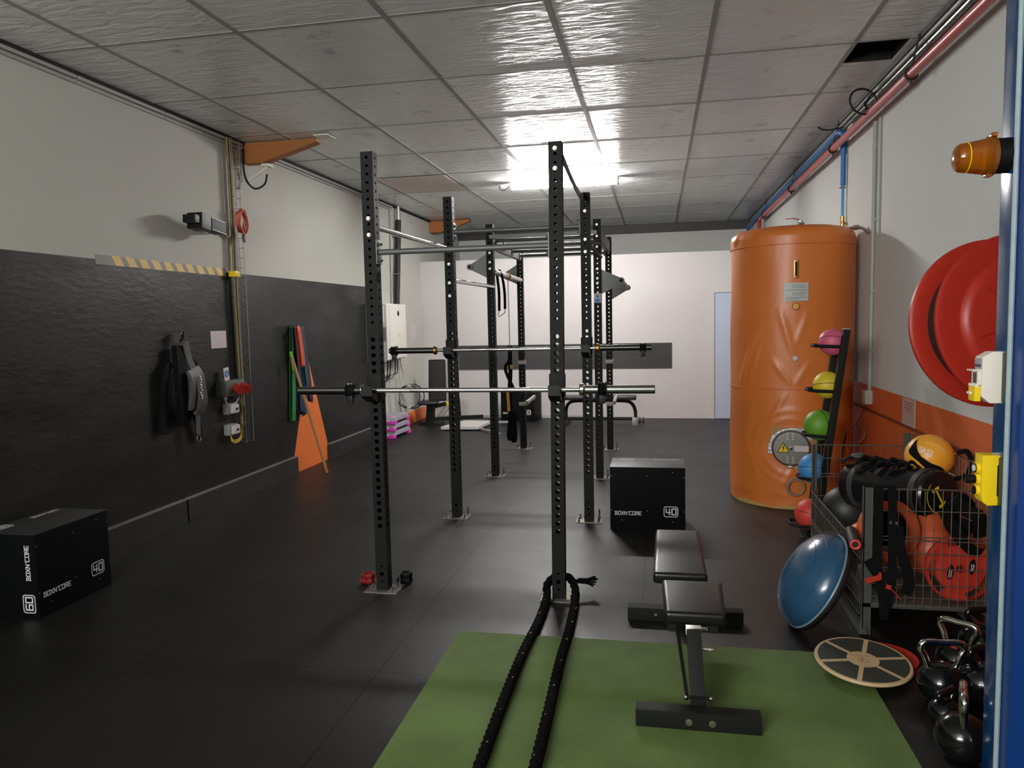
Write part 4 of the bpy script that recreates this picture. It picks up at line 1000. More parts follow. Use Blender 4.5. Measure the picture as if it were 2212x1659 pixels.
mb = MB(); mb.strap(smooth_path([(XL+.06, 7.88, 1.42), (XL+.09, 7.85, 1.32), (XL+.09, 7.88, 1.20), (XL+.08, 7.90, 1.26), (XL+.06, 7.89, 1.42)]), .03, (1, .5, 0), .005)
o = mb.build('resistance_band', M_lime, ang=1.0); tag(o, 'small lime band hanging low beside the green band', 'band')
mb = MB(); mb.cyl((-3.752, 7.955, .014), (-4.045, 7.80, 1.365), .0155, n=12); o = mb.build('wooden_stick', M_stick); tag(o, 'wooden stick leaning against the left wall in front of the orange spike', 'stick')

# ------------------------------------------------------------------ water tank in its orange jacket
TX, TY, TR = 1.218, 7.37, .541
def tk(a0, off=0.0):
    # surface coordinates of the tank: u along the girth from angle a0, v = height
    return lambda u, v: V(TX+(TR+off)*math.cos(a0+u/TR), TY+(TR+off)*math.sin(a0+u/TR), v)
A0 = math.radians(-98.4)
t = thing('water_tank', 'tall hot water tank in an orange vinyl jacket against the right wall', 'tank', (TX, TY, 0))
mb = MB(); n = 160
random.seed(5)
prof = []
z = .03
while z < 2.401: prof.append((TR, z)); z += .0225
prof += [(TR, 2.40), (TR-.012, 2.44), (TR-.05, 2.475), (TR-.14, 2.495), (TR-.30, 2.51), (0, 2.515)]
mb.lathe(prof, (TX, TY, 0), (0, 0, 1), n)
from mathutils import noise as mn
FOLDS = [(-96, 1.34, 1.78, -.30, .012, .022), (-96, 1.42, 1.80, .35, .010, .022), (-98, 1.10, 1.34, -.75, .012, .020), (-96, 1.08, 1.34, .55, .010, .020), (-152, 1.07, 1.62, .42, .018, .026), (-140, 1.09, 1.5, .30, .014, .022), (-120, .72, 1.05, .5, .010, .020), (-128, .25, .62, -.4, .012, .022), (-112, .12, .42, .6, .010, .02), (-145, .5, 1.0, .2, .012, .024), (-70, 1.1, 1.7, .15, .010, .03), (-165, 2.33, 2.47, .5, .016, .03), (-130, .1, .35, .9, .010, .02)]
for v in mb.bm.verts:
    a = math.atan2(v.co.y-TY, v.co.x-TX); r = math.hypot(v.co.x-TX, v.co.y-TY)
    if r > .3:
        k = .010*mn.noise(V(math.cos(a)*2.2, math.sin(a)*2.2, v.co.z*1.6))
        for fx, z0, z1, sl, amp, wd in FOLDS:
            if z0 < v.co.z < z1:
                q = (v.co.z-z0)/(z1-z0); da = (a-math.radians(fx))*TR-sl*(v.co.z-z0)
                k += amp*math.exp(-(da/wd)**2)*math.sin(PI*q)**.7
        for cz, ca, rr in ((.56, -98, .25), (.56, -98, .32)):
            d_ = math.hypot((a-math.radians(ca))*TR, v.co.z-cz); k += .006*math.exp(-((d_-rr)/.022)**2)
        if v.co.z < .10: k -= .008*(1+math.sin(a*9))*.5; v.co.z += .012*math.sin(a*7)
        v.co.x += k*math.cos(a); v.co.y += k*math.sin(a)
mb.build('jacket', M_jacket, t, ang=1.2)
for z0 in (2.325, 1.065):
    MB().lathe([(TR+.0005, z0-.006), (TR+.009, z0-.004), (TR+.009, z0+.004), (TR+.0005, z0+.006)], (TX, TY, 0), (0, 0, 1), 72).build('jacket_seam', M_jacket, t)
MB().lathe([(TR-.05, .0), (TR-.012, .0), (TR-.006, .035), (TR-.03, .05)], (TX, TY, 0), (0, 0, 1), 48).build('insulation_edge', mat('yellow_insulation', (196, 160, 90), 0.9, var=0.3, vscale=30, bump=0.8, bscale=60), t)
def patch(name, poly, f, m, parent, z=0.0):
    mb = MB(); vs = [mb.bm.verts.new(f(u, v)) for u, v in poly]
    fc = mb.bm.faces.new(vs)
    bmesh.ops.triangulate(mb.bm, faces=[fc]); bmesh.ops.subdivide_edges(mb.bm, edges=mb.bm.edges[:], cuts=2, use_grid_fill=True)
    return mb.build(name, m, parent, smooth=False)
# hatch opening with foil and round lid
def grid_patch(name, rows, f, m, parent, off):
    # rows: list of (v, u0, u1); a strip mesh that follows the curved surface
    mb = MB(); prev = None
    for (v, u0, u1) in rows:
        cur = [mb.bm.verts.new(f(u0+(u1-u0)*i/10, v)) for i in range(11)]
        if prev:
            for i in range(10): mb.bm.faces.new((prev[i], prev[i+1], cur[i+1], cur[i]))
        prev = cur
    return mb.build(name, m, parent)
f1 = tk(A0, .012)
grid_patch('hatch_opening', [(.37, -.03, .10), (.44, -.10, .17), (.50, -.145, .20), (.56, -.16, .21), (.62, -.165, .21), (.68, -.165, .21), (.735, -.16, .21)], f1, mat('insulation_foam', (176, 140, 90), 0.9, var=0.3, vscale=20), t, 0)
f2 = tk(A0, .018)
grid_patch('foil_lining', [(.50, -.19, -.05), (.55, -.19, .05), (.60, -.175, .14), (.66, -.15, .19), (.70, -.10, .205), (.728, -.02, .205)], f2, M_foil, t, 0)
hc = tk(A0, .0)(0.0, .555); hn = V(math.cos(A0), math.sin(A0), 0); hu = V(-math.sin(A0), math.cos(A0), 0)
mb = MB(); mb.lathe([(.160, -.02), (.160, .030), (.156, .040), (.150, .044), (.145, .038), (0, .040)], hc, hn, 40); lid = mb.build('hatch_lid', M_lid, t)
fl = lambda u, v: hc+hu*u+V(0, 0, v)+hn*.0415
mb = MB(); strokes(mb, fl, [[(-.105, -.03), (-.012, -.03)]], .004); mb.bm.free()
mb = MB(); mb.quad(fl(-.110, -.035), fl(-.015, -.035), fl(-.0625, .048), fl(-.0625, .048)); mb.build('warning_triangle', M_yellow, lid, smooth=False)
mb = MB(); f3 = lambda u, v: hc+hu*u+V(0, 0, v)+hn*.0425
strokes(mb, f3, [[(-.055, .026), (-.068, .002)], [(-.068, .002), (-.057, .004)], [(-.057, .004), (-.066, -.022)]], .006)
strokes(mb, f3, [[(-.110, -.035), (-.015, -.035), (-.0625, .048), (-.110, -.035)]], .005); mb.build('bolt_symbol', M_plastic_black, lid, smooth=False)
MB().box(hc+hu*.085+V(0, 0, .0)+hn*.043, (.12, .003, .05), Matrix.Rotation(A0+PI/2, 3, 'Z')).build('lid_label', M_paper, lid)
for dz in (.10, -.10):
    mb = MB()
    for du in (-.022, .022):
        for k in range(4): mb.box(hc+hu*du+V(0, 0, dz-.024+.016*k)+hn*.044, (.028, .006, .007), Matrix.Rotation(A0+PI/2, 3, 'Z'), .002)
    mb.build('vent_slots', M_lid, lid)
MB().cyl(hc+hn*.04, hc+hn*.055, .012, n=8).build('lid_bolt', M_chrome, lid)
mb = MB(); mb.box(hc+hn*.03-V(0, 0, .165), (.04, .03, .02), Matrix.Rotation(A0+PI/2, 3, 'Z'), .003); mb.build('lid_hinge', M_zinc, lid)
# label, thermometer, plugs
AL = math.radians(-95.2); al = tk(AL, .0); R_l = Matrix.Rotation(AL+PI/2, 3, 'Z')
grid_patch('rating_plate', [(1.832, -.098, .098), (1.91, -.098, .098), (1.988, -.098, .098)], tk(AL, .013), mat('rating_plate_grey', (186, 190, 186), 0.45, var=0.08, vscale=50), t, 0)
mb = MB()
ft = tk(AL, .0142)
for v, a, b in ((1.965, -.03, .07), (1.948, -.03, .085), (1.925, -.08, .085), (1.90, -.03, .085), (1.885, -.03, .06), (1.862, -.08, .08), (1.848, -.08, .02)): strokes(mb, ft, [[(a, v), (b, v)]], .003)
mb.build('rating_print', M_greyweb, t, smooth=False)
AG = math.radians(-95.5); gn = V(math.cos(AG), math.sin(AG), 0)
mb = MB(); mb.box(tk(AG, .014)(0, 2.105), (.036, .022, .155), Matrix.Rotation(AG+PI/2, 3, 'Z'), .004); th = mb.build('thermometer', M_brass, t)
mb = MB(); mb.box(tk(AG, .026)(0, 2.105), (.018, .004, .12), Matrix.Rotation(AG+PI/2, 3, 'Z')); mb.build('scale', M_dark, th)
p = tk(AG, .005)(.0, 1.785); mb = MB(); mb.lathe([(0, .03), (.026, .03), (.030, .02), (.030, 0)], p, gn, 18); mb.box(p+gn*.032, (.012, .006, .045), Matrix.Rotation(AG+PI/2, 3, 'Z') @ Matrix.Rotation(.6, 3, 'Y')); mb.build('plug', M_brass, t)
p = tk(AG, .003)(.0, 1.337); mb = MB(); mb.lathe([(0, .012), (.018, .014), (.024, .008), (.024, 0)], p, gn, 18); mb.build('white_plug', M_paper, t)
# valve with red lever and outlet pipe on top
mb = MB(); mb.cyl((1.26, 7.2, 2.49), (1.26, 7.2, 2.555), .016, n=10); mb.cyl((1.24, 7.19, 2.53), (1.29, 7.21, 2.53), .018, n=10); mb.build('valve', M_chrome, t)
mb = MB(); mb.beam((1.255, 7.2, 2.562), (1.20, 7.18, 2.575), .016, .005); mb.beam((1.20, 7.18, 2.575), (1.13, 7.17, 2.572), .018, .005); mb.build('valve_lever', M_red, t)
mb = MB(); mb.tube(smooth_path([(1.58, 7.30, 2.46), (1.64, 7.25, 2.468), (1.72, 7.15, 2.468), (1.76, 7.08, 2.45), (1.79, 7.0, 2.40)]), .014, 8); mb.lathe([(0, -.02), (.022, -.02), (.022, .02), (0, .02)], (1.72, 7.15, 2.468), (.6, -.8, 0), 12); mb.build('outlet_pipe', M_zinc, t)
MB().torus((1.174, 6.795, .213), (0, 1, 0), .074, .010, 32, 8).torus((1.174, 6.79, .213), (0, 1, 0), .060, .006, 32, 8).build('drain_hose_ring', mat('grey_brown_hose', (150, 118, 98), 0.5), t)

# ------------------------------------------------------------------ pipes along the right wall
t = thing('red_pipe', 'thick faded red pipe running along the top of the right wall', 'pipe', (1.70, 5, 3.3))
MB().cyl((1.70, YF, 3.33), (1.70, 13.42, 3.33), .033, n=18).build('pipe', M_pipe_red, t)
mb = MB(); mb.tube(smooth_path([(1.70, 13.40, 3.33), (1.70, 13.46, 3.31), (1.70, 13.47, 3.22), (1.70, 13.47, 2.5)], 4), .03, 10); mb.build('down_pipe', M_red, t)
for y in (5.68, 8.0, 10.35, 12.9):
    mb = MB(); mb.torus((1.70, y, 3.33), (0, 1, 0), .040, .008, 24, 6); mb.beam((1.70, y, 3.37), (1.75, y, 3.59), .02, .008); mb.cyl((1.70, y, 3.285), (1.70, y, 3.265), .010, n=8); mb.build('pipe_clamp', M_rubber, t)
t = thing('blue_hose', 'blue insulated water hose along the top of the right wall behind the red pipe', 'hose', (1.75, 8, 2.6))
mb = MB(); mb.tube(smooth_path([(1.768, 7.875, 3.25), (1.768, 7.875, 3.40), (1.765, 7.90, 3.455), (1.74, 8.0, 3.475), (1.73, 8.4, 3.465), (1.735, 10, 3.46), (1.735, 12, 3.455), (1.735, 14.5, 3.45), (1.735, 15.2, 3.43), (1.735, 15.42, 3.36), (1.735, 15.42, 3.2), (1.735, 15.42, 2.3)], 5), .028, 10); mb.build('insulated_hose', M_blue_hose, t)
MB().cyl((1.768, 7.875, 3.28), (1.768, 7.875, 2.95), .024, n=10).build('insulated_hose', M_blue_hose, t)
MB().cyl((1.768, 7.88, 2.95), (1.768, 7.88, 2.62), .013, n=10).build('bare_pipe', mat('bright_blue_pipe', (40, 150, 210), 0.4), t)
mb = MB(); mb.cyl((1.768, 7.88, 2.66), (1.768, 7.88, 2.50), .018, n=10); mb.cyl((1.768, 7.88, 2.60), (1.775, 7.82, 2.58), .014, n=10); mb.build('brass_valve', M_brass, t)
mb = MB(); mb.tube([(1.768, 7.88, 2.5), (1.768, 7.88, 2.35)], .012, 8); mb.torus((1.768, 7.88, 2.93), (0, 0, 1), .028, .006, 16, 6); mb.box((1.79, 7.86, 2.93), (.02, .04, .02)); mb.build('clip', M_chrome, t)
t = thing('wall_conduit', 'pale vertical conduit on the right wall ending in a junction box', 'conduit', (1.785, 6.88, .93))
MB().cyl((1.783, 6.87, 1.05), (1.783, 6.85, 3.30), .016, n=10).build('pipe', M_grey_conduit, t)
MB().cyl((1.788, 6.72, 2.35), (1.788, 6.72, 3.30), .010, n=8).build('pipe', M_grey_conduit, t)
MB().b2((1.74, 6.84, .935), (1.80, 6.965, 1.055), bevel=.006).build('junction_box', mat('pale_grey_box', (188, 184, 170), 0.5), t)
for z in (1.4, 1.9, 2.5, 3.1): MB().b2((1.772, 6.84, z-.01), (1.80, 6.90, z+.01)).build('clip', M_grey_conduit, t)
t = thing('ceiling_conduit', 'pair of pale conduits with a black cable along the top edge of the right wall', 'conduit', (1.77, 5, 3.5))
MB().cyl((1.772, YF, 3.545), (1.772, 15.4, 3.545), .014, n=8).build('pipe', M_grey_conduit, t)
MB().cyl((1.782, YF, 3.505), (1.782, 15.4, 3.505), .011, n=8).build('pipe', M_zinc, t)
mb = MB(); mb.tube([(1.785, YF, 3.478), (1.785, 2, 3.476), (1.785, 5, 3.478), (1.783, 7.6, 3.474)], .008, 6); mb.build('cable', M_rubber, t)
t = thing('cable_coil', 'loop of black cable hanging at the top of the right wall above the conduit', 'cable', (1.66, 6.75, 3.3))
MB().torus((1.655, 6.72, 3.435), (.25, -.95, .25), .112, .009, 36, 6).build('loop', M_rubber, t)
mb = MB(); mb.tube(smooth_path([(1.75, 6.7, 3.50), (1.70, 6.72, 3.47), (1.68, 6.74, 3.40), (1.70, 6.76, 3.33)]), .008, 6); mb.tube(smooth_path([(1.72, 6.68, 3.46), (1.66, 6.72, 3.42), (1.70, 6.74, 3.38)]), .006, 6); mb.build('cable_end', M_rubber, t)
mb = MB(); mb.tube(smooth_path([(1.74, 7.75, 3.475), (1.64, 7.76, 3.46), (1.56, 7.78, 3.47), (1.52, 7.80, 3.50)]), .008, 6); o = mb.build('loose_cable', M_rubber); tag(o, 'short loose black cable end sticking out above the blue hose', 'cable')
# notice and thin wire coil on the orange wall
t = thing('wall_notice', 'pale paper notice with faint print on the orange right wall', 'notice', (XR, 5.9, .87))
MB().b2((XR-.004, 5.755, .875), (XR, 6.03, 1.085)).build('sheet', mat('pinkish_paper', (190, 160, 150), 0.8, var=0.05), t)
mb = MB()
for k in range(4):
    mb.b2((XR-.0055, 5.80, 1.05-.02*k), (XR-.004, 5.99-.03*(k % 2), 1.058-.02*k))
mb.build('print_lines', mat('faded_red_print', (160, 110, 110), 0.8), t, smooth=False)
t = thing('wire_coil', 'thin pale wire coil hanging from the junction box on the orange wall', 'wire', (1.72, 7.0, .55))
MB().torus((1.70, 6.96, .668), (.3, -.95, 0), .088, .0045, 32, 6).torus((1.695, 6.97, .664), (.35, -.93, .05), .084, .003, 32, 6).build('loop', mat('copper_brown_wire', (150, 96, 70), 0.5), t)
mb = MB(); mb.tube(smooth_path([(1.765, 6.90, .935), (1.74, 6.92, .85), (1.70, 6.95, .75)]), .003, 5); mb.tube(smooth_path([(1.62, 6.94, .69), (1.60, 6.93, .60), (1.585, 6.93, .50), (1.57, 6.93, .40)]), .008, 6); mb.build('lead', M_rubber, t)

# ------------------------------------------------------------------ ball rack with five medicine balls
t = thing('ball_rack', 'black leaning steel rack with trays for medicine balls beside the orange tank', 'rack', (1.25, 6.0, 0))
def rx(z): return 1.155+(z/1.60)*.205
for y, top in ((5.875, 1.60), (6.14, 1.50)):
    mb = MB(); mb.beam((rx(0)-.0, y, 0), (rx(top), y, top), .050, .040, (0, 1, 0), .003); mb.build('upright', M_steel_black, t)
MB().box((rx(1.60), 5.875, 1.603), (.05, .04, .012), None, .003).build('end_cap', M_zinc, t)
MB().b2((1.10, 5.84, 0), (1.16, 6.18, .04), bevel=.004).build('foot_bar', M_steel_black, t)
MB().b2((1.16, 5.86, 0), (1.55, 5.90, .04), bevel=.004).build('foot_bar', M_steel_black, t)
BALLS = ((1.474, 1.292, .102, 1.155, M_pink, 'pink'), (1.140, 1.258, .104, 1.119, M_ball_y, 'yellow'), (.800, 1.208, .118, 1.095, M_ball_g, 'green'), (.470, 1.170, .116, 1.060, M_ball_b, 'blue'), (.105, 1.150, .120, 1.000, M_ball_r, 'red'))
for (z, bx, br, tip, m, colr) in BALLS:
    mb = MB(); x1 = rx(z)+.0
    mb.tube(smooth_path([(x1, 5.88, z), (bx, 5.90, z), (tip+.05, 5.905, z+.004), (tip, 5.94, z+.006), (tip-.005, 6.0, z+.006), (tip, 6.06, z+.006), (tip+.05, 6.095, z+.004), (bx, 6.10, z), (x1, 6.12, z)], 4), .0125, 8)
    mb.build('tray', M_steel_black, t)
for (z, bx, br, tip, m, colr) in BALLS:
    dz = math.sqrt(max(br*br-.10*.10, 0))+.010
    c = V(bx, 6.0, z+dz)
    o = thing('medicine_ball', {'pink': 'pink medicine ball on the topmost tray of the black rack', 'yellow': 'yellow medicine ball on the second tray of the black rack', 'green': 'green medicine ball on the middle tray of the black rack', 'blue': 'blue medicine ball on the fourth tray of the black rack', 'red': 'red medicine ball on the lowest tray of the black rack'}[colr], 'ball', c-V(0, 0, br), 'balls on the rack')
    MB().sphere(c, br, n=32).build('ball', m, o, ang=2)
    ax = {'pink': (.2, .5, 1), 'yellow': (0, .25, 1), 'green': (1, .35, .1), 'blue': (.1, .25, 1), 'red': (.3, .2, 1)}[colr]
    mb = MB(); mb.torus(c, ax, br*.998, .0022, 48, 6); mb.build('seam', M_rubber, o)

# ------------------------------------------------------------------ wire trolley with its contents
CX0, CX1, CY0, CY1 = 1.067, 1.70, 4.172, 5.55
t = thing('wire_trolley', 'grey wire mesh trolley full of training gear by the right wall', 'trolley', (1.38, 4.86, 0))
def corner(x, y, sx, sy, z1, w):
    mb = MB(); mb.b2((min(x, x+sx*w), min(y, y+sy*.004), 0), (max(x, x+sx*w), max(y, y+sy*.004), z1)); mb.b2((min(x, x+sx*.004), min(y, y+sy*w), 0), (max(x, x+sx*.004), max(y, y+sy*w), z1)); mb.build('corner_post', M_greenrust, t, smooth=False)
corner(CX0, CY0, 1, 1, .800, .042); corner(CX0, CY1, 1, -1, .800, .036); corner(CX1, CY0, -1, 1, .885, .036); corner(CX1, CY1, -1, -1, .885, .036)
def mesh_panel(name, p, U, n, L, zs, z0, z1, r=.0026, tr=.0045):
    mb = MB(); p, U = V(*p), V(*U)
    for i in range(n+1): mb.cyl(p+U*(L*i/n)+V(0, 0, z0), p+U*(L*i/n)+V(0, 0, z1), r, n=5)
    for z in zs: mb.cyl(p+V(0, 0, z), p+U*L+V(0, 0, z), tr if z in (zs[-1],) else r*1.15, n=6)
    return mb.build(name, M_wire, t)
mesh_panel('front_mesh', (CX0+.04, CY0-.006, 0), (1, 0, 0), 14, CX1-CX0-.04, (.165, .215, .285, .375, .455, .522, .542, .680, .795), .165, .795)
mesh_panel('far_mesh', (CX0+.02, CY1+.004, 0), (1, 0, 0), 14, CX1-CX0-.02, (.17, .30, .43, .57, .59, .70, .795), .165, .795)
mesh_panel('wall_side_mesh', (CX1+.004, CY0, 0), (0, 1, 0), 30, CY1-CY0, (.17, .30, .45, .60, .755, .885), .165, .885)
mesh_panel('gate_mesh', (CX0-.004, CY0+.05, 0), (0, 1, 0), 32, CY1-CY0-.08, (.09, .16, .245, .265, .40, .47), .09, .47)
MB().b2((CX0, CY0, .150), (CX1, CY1, .175), bevel=.002).build('shelf', M_greenrust, t)
mb = MB(); mb.b2((CX0-.02, CY0-.02, .006), (CX0+.022, CY1, .036), bevel=.002); mb.b2((CX0, CY1-.03, .006), (CX1, CY1, .036), bevel=.002); mb.b2((CX1-.04, CY0, .006), (CX1, CY1, .036), bevel=.002); mb.build('base_frame', M_greenrust, t)
for x, y in ((CX0+.06, CY1-.06), (CX1-.06, CY0+.08), (CX1-.06, CY1-.06)): MB().cyl((x-.012, y, .035), (x+.012, y, .035), .034, n=14).build('wheel', M_rubber, t)
# big amber medicine ball with a black strap, on top of the roll bag
c = V(1.560, 4.73, .868); br = .132
o = thing('medicine_ball', 'amber medicine ball with a black carry strap on top of the trolley', 'ball', c-V(0, 0, br))
MB().sphere(c, br, n=36).build('ball', M_medball, o, ang=2)
def sph(c, r, axis_u, axis_v, off=.0015):
    au, av = Vector(axis_u).normalized(), Vector(axis_v).normalized(); nn = au.cross(av).normalized()
    return lambda u, v: c+((nn+au*math.tan(u/r)*1.0+av*math.tan(v/r)*1.0).normalized())*(r+off)
bn = (V(0, 0, 1.72)-c).normalized(); bu = V(0, 0, 1).cross(bn).normalized(); bv = bn.cross(bu)
th_ = -.42; tu = bu*math.cos(th_)+bv*math.sin(th_); tv = -bu*math.sin(th_)+bv*math.cos(th_)
fs = sph(c, br, tu, tv)
mb = MB(); text(mb, '5KG', fs, -.070, .005, .030, w=.24, gap=.4); mb.build('lettering', M_white_paint, o, smooth=False)
mb = MB(); strokes(mb, fs, [[(-.062, .070), (-.054, .086), (-.046, .070)]], .004)
for k in range(9): strokes(mb, fs, [[(-.038+.013*k, .072), (-.038+.013*k+.008, .072), (-.038+.013*k+.008, .084), (-.038+.013*k, .084)]], .0025)
strokes(mb, fs, [[(0, .058), (.075, .056)]], .0025); mb.build('faded_logo', mat('pale_amber_print', (240, 206, 140), 0.5), o, smooth=False)
mb = MB()
pts = [fs(u, v)+bn*.004 for u, v in ((-.125, .07), (-.115, .03), (-.085, -.012), (-.04, -.035), (.02, -.052), (.08, -.075), (.115, -.11))]
ws = (.105, .095, .060, .036, .048, .080, .10)
pr = None
for i, p in enumerate(smooth_path(pts, 4)):
    w = ws[min(i//4, 6)]+(ws[min(i//4+1, 6)]-ws[min(i//4, 6)])*((i % 4)/4)
    q = [mb.bm.verts.new(c+(p+tv*(w*.5*k)-c).normalized()*(br+.006)) for k in (-1, 0, 1)]
    if pr:
        for k in range(2): mb.bm.faces.new((pr[k], q[k], q[k+1], pr[k+1]))
    pr = q
mb.build('carry_strap', M_cloth, o, ang=1.5)
mb = MB(); mb.tube(smooth_path([c+bu*.14+bv*.03, c+bu*.19+bv*.045, c+bu*.21-bv*.02, c+bu*.19-bv*.09, c+bu*.13-bv*.12]), .013, 8); mb.build('handle', M_cloth, o)
# black roll bag
p0, p1 = V(1.548, 4.51, .684), V(1.240, 5.06, .630); ax = (p0-p1).normalized(); br = .148
o = thing('roll_bag', 'shiny black roll bag with a yellow ring on its end, lying in the trolley', 'bag', (1.37, 4.8, .46))
L = (p0-p1).length
MB().lathe([(0, 0), (br*.9, 0), (br, .012), (br, L-.012), (br*.93, L), (0, L+.004)], p1, ax, 36).build('bag_body', mat('black_glossy_vinyl', (22, 22, 23), 0.22, var=0.1, vscale=9, bump=0.15, bscale=12), o)
for q in (.10, L-.07):
    MB().lathe([(br+.0005, q-.02), (br+.003, q-.018), (br+.003, q+.018), (br+.0005, q+.02)], p1, ax, 36).build('bag_band', mat('dark_grey_web', (64, 62, 60), 0.35), o)
ex = V(0, 0, 1).cross(ax).normalized(); ey = ax.cross(ex)
fe = lambda u, v: p0+ax*.0065+ex*u+ey*v
mb = MB(); strokes(mb, fe, [[(.098*math.cos(a), .098*math.sin(a)) for a in [math.radians(135+q*9.5) for q in range(0, 25)]]], .005); mb.build('yellow_ring', M_yellow, o, smooth=False)
mb = MB(); mb2 = [(-.035, .045), (.012, -.045)]
strokes(mb, fe, [mb2], .012); strokes(mb, fe, [[(-.052, .032), (-.018, .050)]], .016); strokes(mb, fe, [[(-.006, -.056), (.030, -.038)]], .018); mb.build('dumbbell_emblem', M_yellow, o, smooth=False)
mb = MB(); mb.strap(smooth_path([p1+ax*.12+V(-.10, -.06, .10), p1+ax*.2+V(-.03, -.02, .150), p1+ax*.32+V(.02, 0, .158), p1+ax*.45+V(.01, 0, .155)]), .06, (.3, .5, .2), .018); mb.build('carry_strap', M_cloth, o)
# strap bundle on the bag
o = thing('strap_bundle', 'tangle of black straps lying on the black roll bag', 'straps', (1.30, 4.95, .75))
mb = MB(); random.seed(21)
for k in range(7):
    a = p1+ax*(.06+.07*k)+V(0, 0, br+.012+.006*(k % 3)); d = V(random.uniform(-.12, -.05), random.uniform(-.06, .06), random.uniform(-.03, .03))
    mb.strap(smooth_path([a-d*.8-V(0, 0, .02), a, a+d*.6+V(0, 0, .008), a+d*1.1-V(0, 0, .035)]), .04, (.4, .8, .1), .014)
mb.build('webbing', M_cloth, o, ang=1.2)
MB().sphere(p1+ax*.05+V(-.02, .0, br+.035), .035, (1.3, 1, .6), 14).build('grey_pad', M_greyweb, o)
# slam balls
o = MB().sphere((1.225, 5.22, .415), .158, n=32).build('slam_ball', mat('black_ball_rubber', (38, 38, 36), 0.5, var=0.1, vscale=30), ang=2); tag(o, 'black slam ball in the far left corner of the trolley', 'ball', )
o = MB().sphere((1.30, 5.30, .29), .115, n=24).build('slam_ball', M_rubber, ang=2); tag(o, 'smaller black ball under the black slam ball at the bottom of the trolley', 'ball')
# orange ball, ring and neck weight
o = MB().sphere((1.185, 4.62, .395), .100, n=28).build('exercise_ball', M_orange_rub, ang=2); tag(o, 'orange ball behind the near corner post of the trolley', 'ball')
mb = MB(); rc = V(1.252, 4.40, .508); rn = V(.22, -.95, .15).normalized()
mb.lathe([(.120, -.014), (.150, -.020), (.172, -.016), (.176, 0), (.172, .016), (.150, .020), (.120, .014), (.116, 0), (.120, -.014)], rc, rn, 44)
o = mb.build('pilates_ring', M_orange_rub); tag(o, 'large flat orange ring standing behind the front mesh of the trolley', 'ring')
o = MB().sphere((1.28, 4.52, .50), .115, (1, .5, 1), 24).build('sand_bag', M_cloth); tag(o, 'black bag seen through the orange ring in the trolley', 'bag')
mb = MB(); mb.lathe([(0, 0), (.11, .005), (.135, .05), (.140, .10), (.130, .15), (.110, .20), (.085, .235), (.078, .245), (.080, .30), (.082, .34), (0, .342)], (1.525, 4.545, .255), (-.05, -.05, 1), 28); o = mb.build('bell_weight', M_orange_rub); 
tag(o, 'orange bell-shaped weight in the middle of the trolley behind the red plate', 'weight')
mb = MB(); mb.lathe([(.109, .2), (.112, .201), (.1105, .206)], (1.525, 4.545, .255), (-.05, -.05, 1), 28); q = mb.build('collar_line', mat('dark_orange_rail', (120, 52, 26), 0.6), o)
# red training plates with hand holes
def red_plate(c, nrm, R, label, txt, spin=0.0):
    c = V(*c); nn = V(*nrm).normalized(); x, y = MB().frame(nn)
    x, y = x*math.cos(spin)+y*math.sin(spin), -x*math.sin(spin)+y*math.cos(spin)
    t = thing('weight_plate', label, 'weight plate', c-V(0, 0, R), 'red weight plates')
    mb = MB(); NA, T = 72, .018
    hole = lambda k: (k % 24) in range(5, 20)
    rr = (.022, .08, .125, .165, R)
    zs = (T, T*1.3, T*.8, T*1.2, T*.5)
    top = [[mb.bm.verts.new(c+x*(r*math.cos(2*PI*i/NA))+y*(r*math.sin(2*PI*i/NA))+nn*zz) for i in range(NA)] for r, zz in zip(rr, zs)]
    bot = [[mb.bm.verts.new(c+x*(r*math.cos(2*PI*i/NA))+y*(r*math.sin(2*PI*i/NA))-nn*zz) for i in range(NA)] for r, zz in zip(rr, zs)]
    for j in range(4):
        for i in range(NA):
            k = (i+1) % NA
            if j == 2 and hole(i): continue
            mb.bm.faces.new((top[j][i], top[j][k], top[j+1][k], top[j+1][i])); mb.bm.faces.new((bot[j][i], bot[j+1][i], bot[j+1][k], bot[j][k]))
            if j == 1 and hole(i): mb.bm.faces.new((top[2][i], top[2][k], bot[2][k], bot[2][i]))
            if j == 3 and hole(i): mb.bm.faces.new((top[3][i], bot[3][i], bot[3][k], top[3][k]))
        for i in range(NA):
            if j == 2 and hole(i) != hole(i-1): mb.bm.faces.new((top[2][i], top[3][i], bot[3][i], bot[2][i]))
    for i in range(NA):
        k = (i+1) % NA; mb.bm.faces.new((top[4][i], top[4][k], bot[4][k], bot[4][i])); mb.bm.faces.new((top[0][i], bot[0][i], bot[0][k], top[0][k]))
    mb.build('plate', M_mesh_red, t, ang=.9)
    if txt:
        f = lambda u, v: c+x*u+y*v+nn*(T*1.3+.003)
        for s in (-1, 1):
            cu = .058*s; ang = 1.15
            g = lambda u, v, cu=cu: f(cu+u*math.cos(ang)-v*math.sin(ang), u*math.sin(ang)+v*math.cos(ang))
            mb = MB(); vs = [mb.bm.verts.new(g(.042*math.cos(a), .016*math.sin(a))) for a in [2*PI*i/20 for i in range(20)]]; mb.bm.faces.new(vs); mb.build('black_badge', M_plastic_black, t, smooth=False)
            g2 = lambda u, v, g=g: g(u, v)+nn*.0012
            mb = MB(); text(mb, '5KG', g2, -.024, -.007, .014, w=.26, gap=.4); mb.build('lettering', M_white_paint, t, smooth=False)
    return t
red_plate((1.565, 4.262, .352), (.10, -.97, .12), .176, 'red weight plate with hand holes and 5KG badges inside the trolley mesh', True, .25)
o = red_plate((1.067, 3.822, .020), (0, 0, 1), .085, 'red weight plate lying on the floor behind the round wooden board', False)
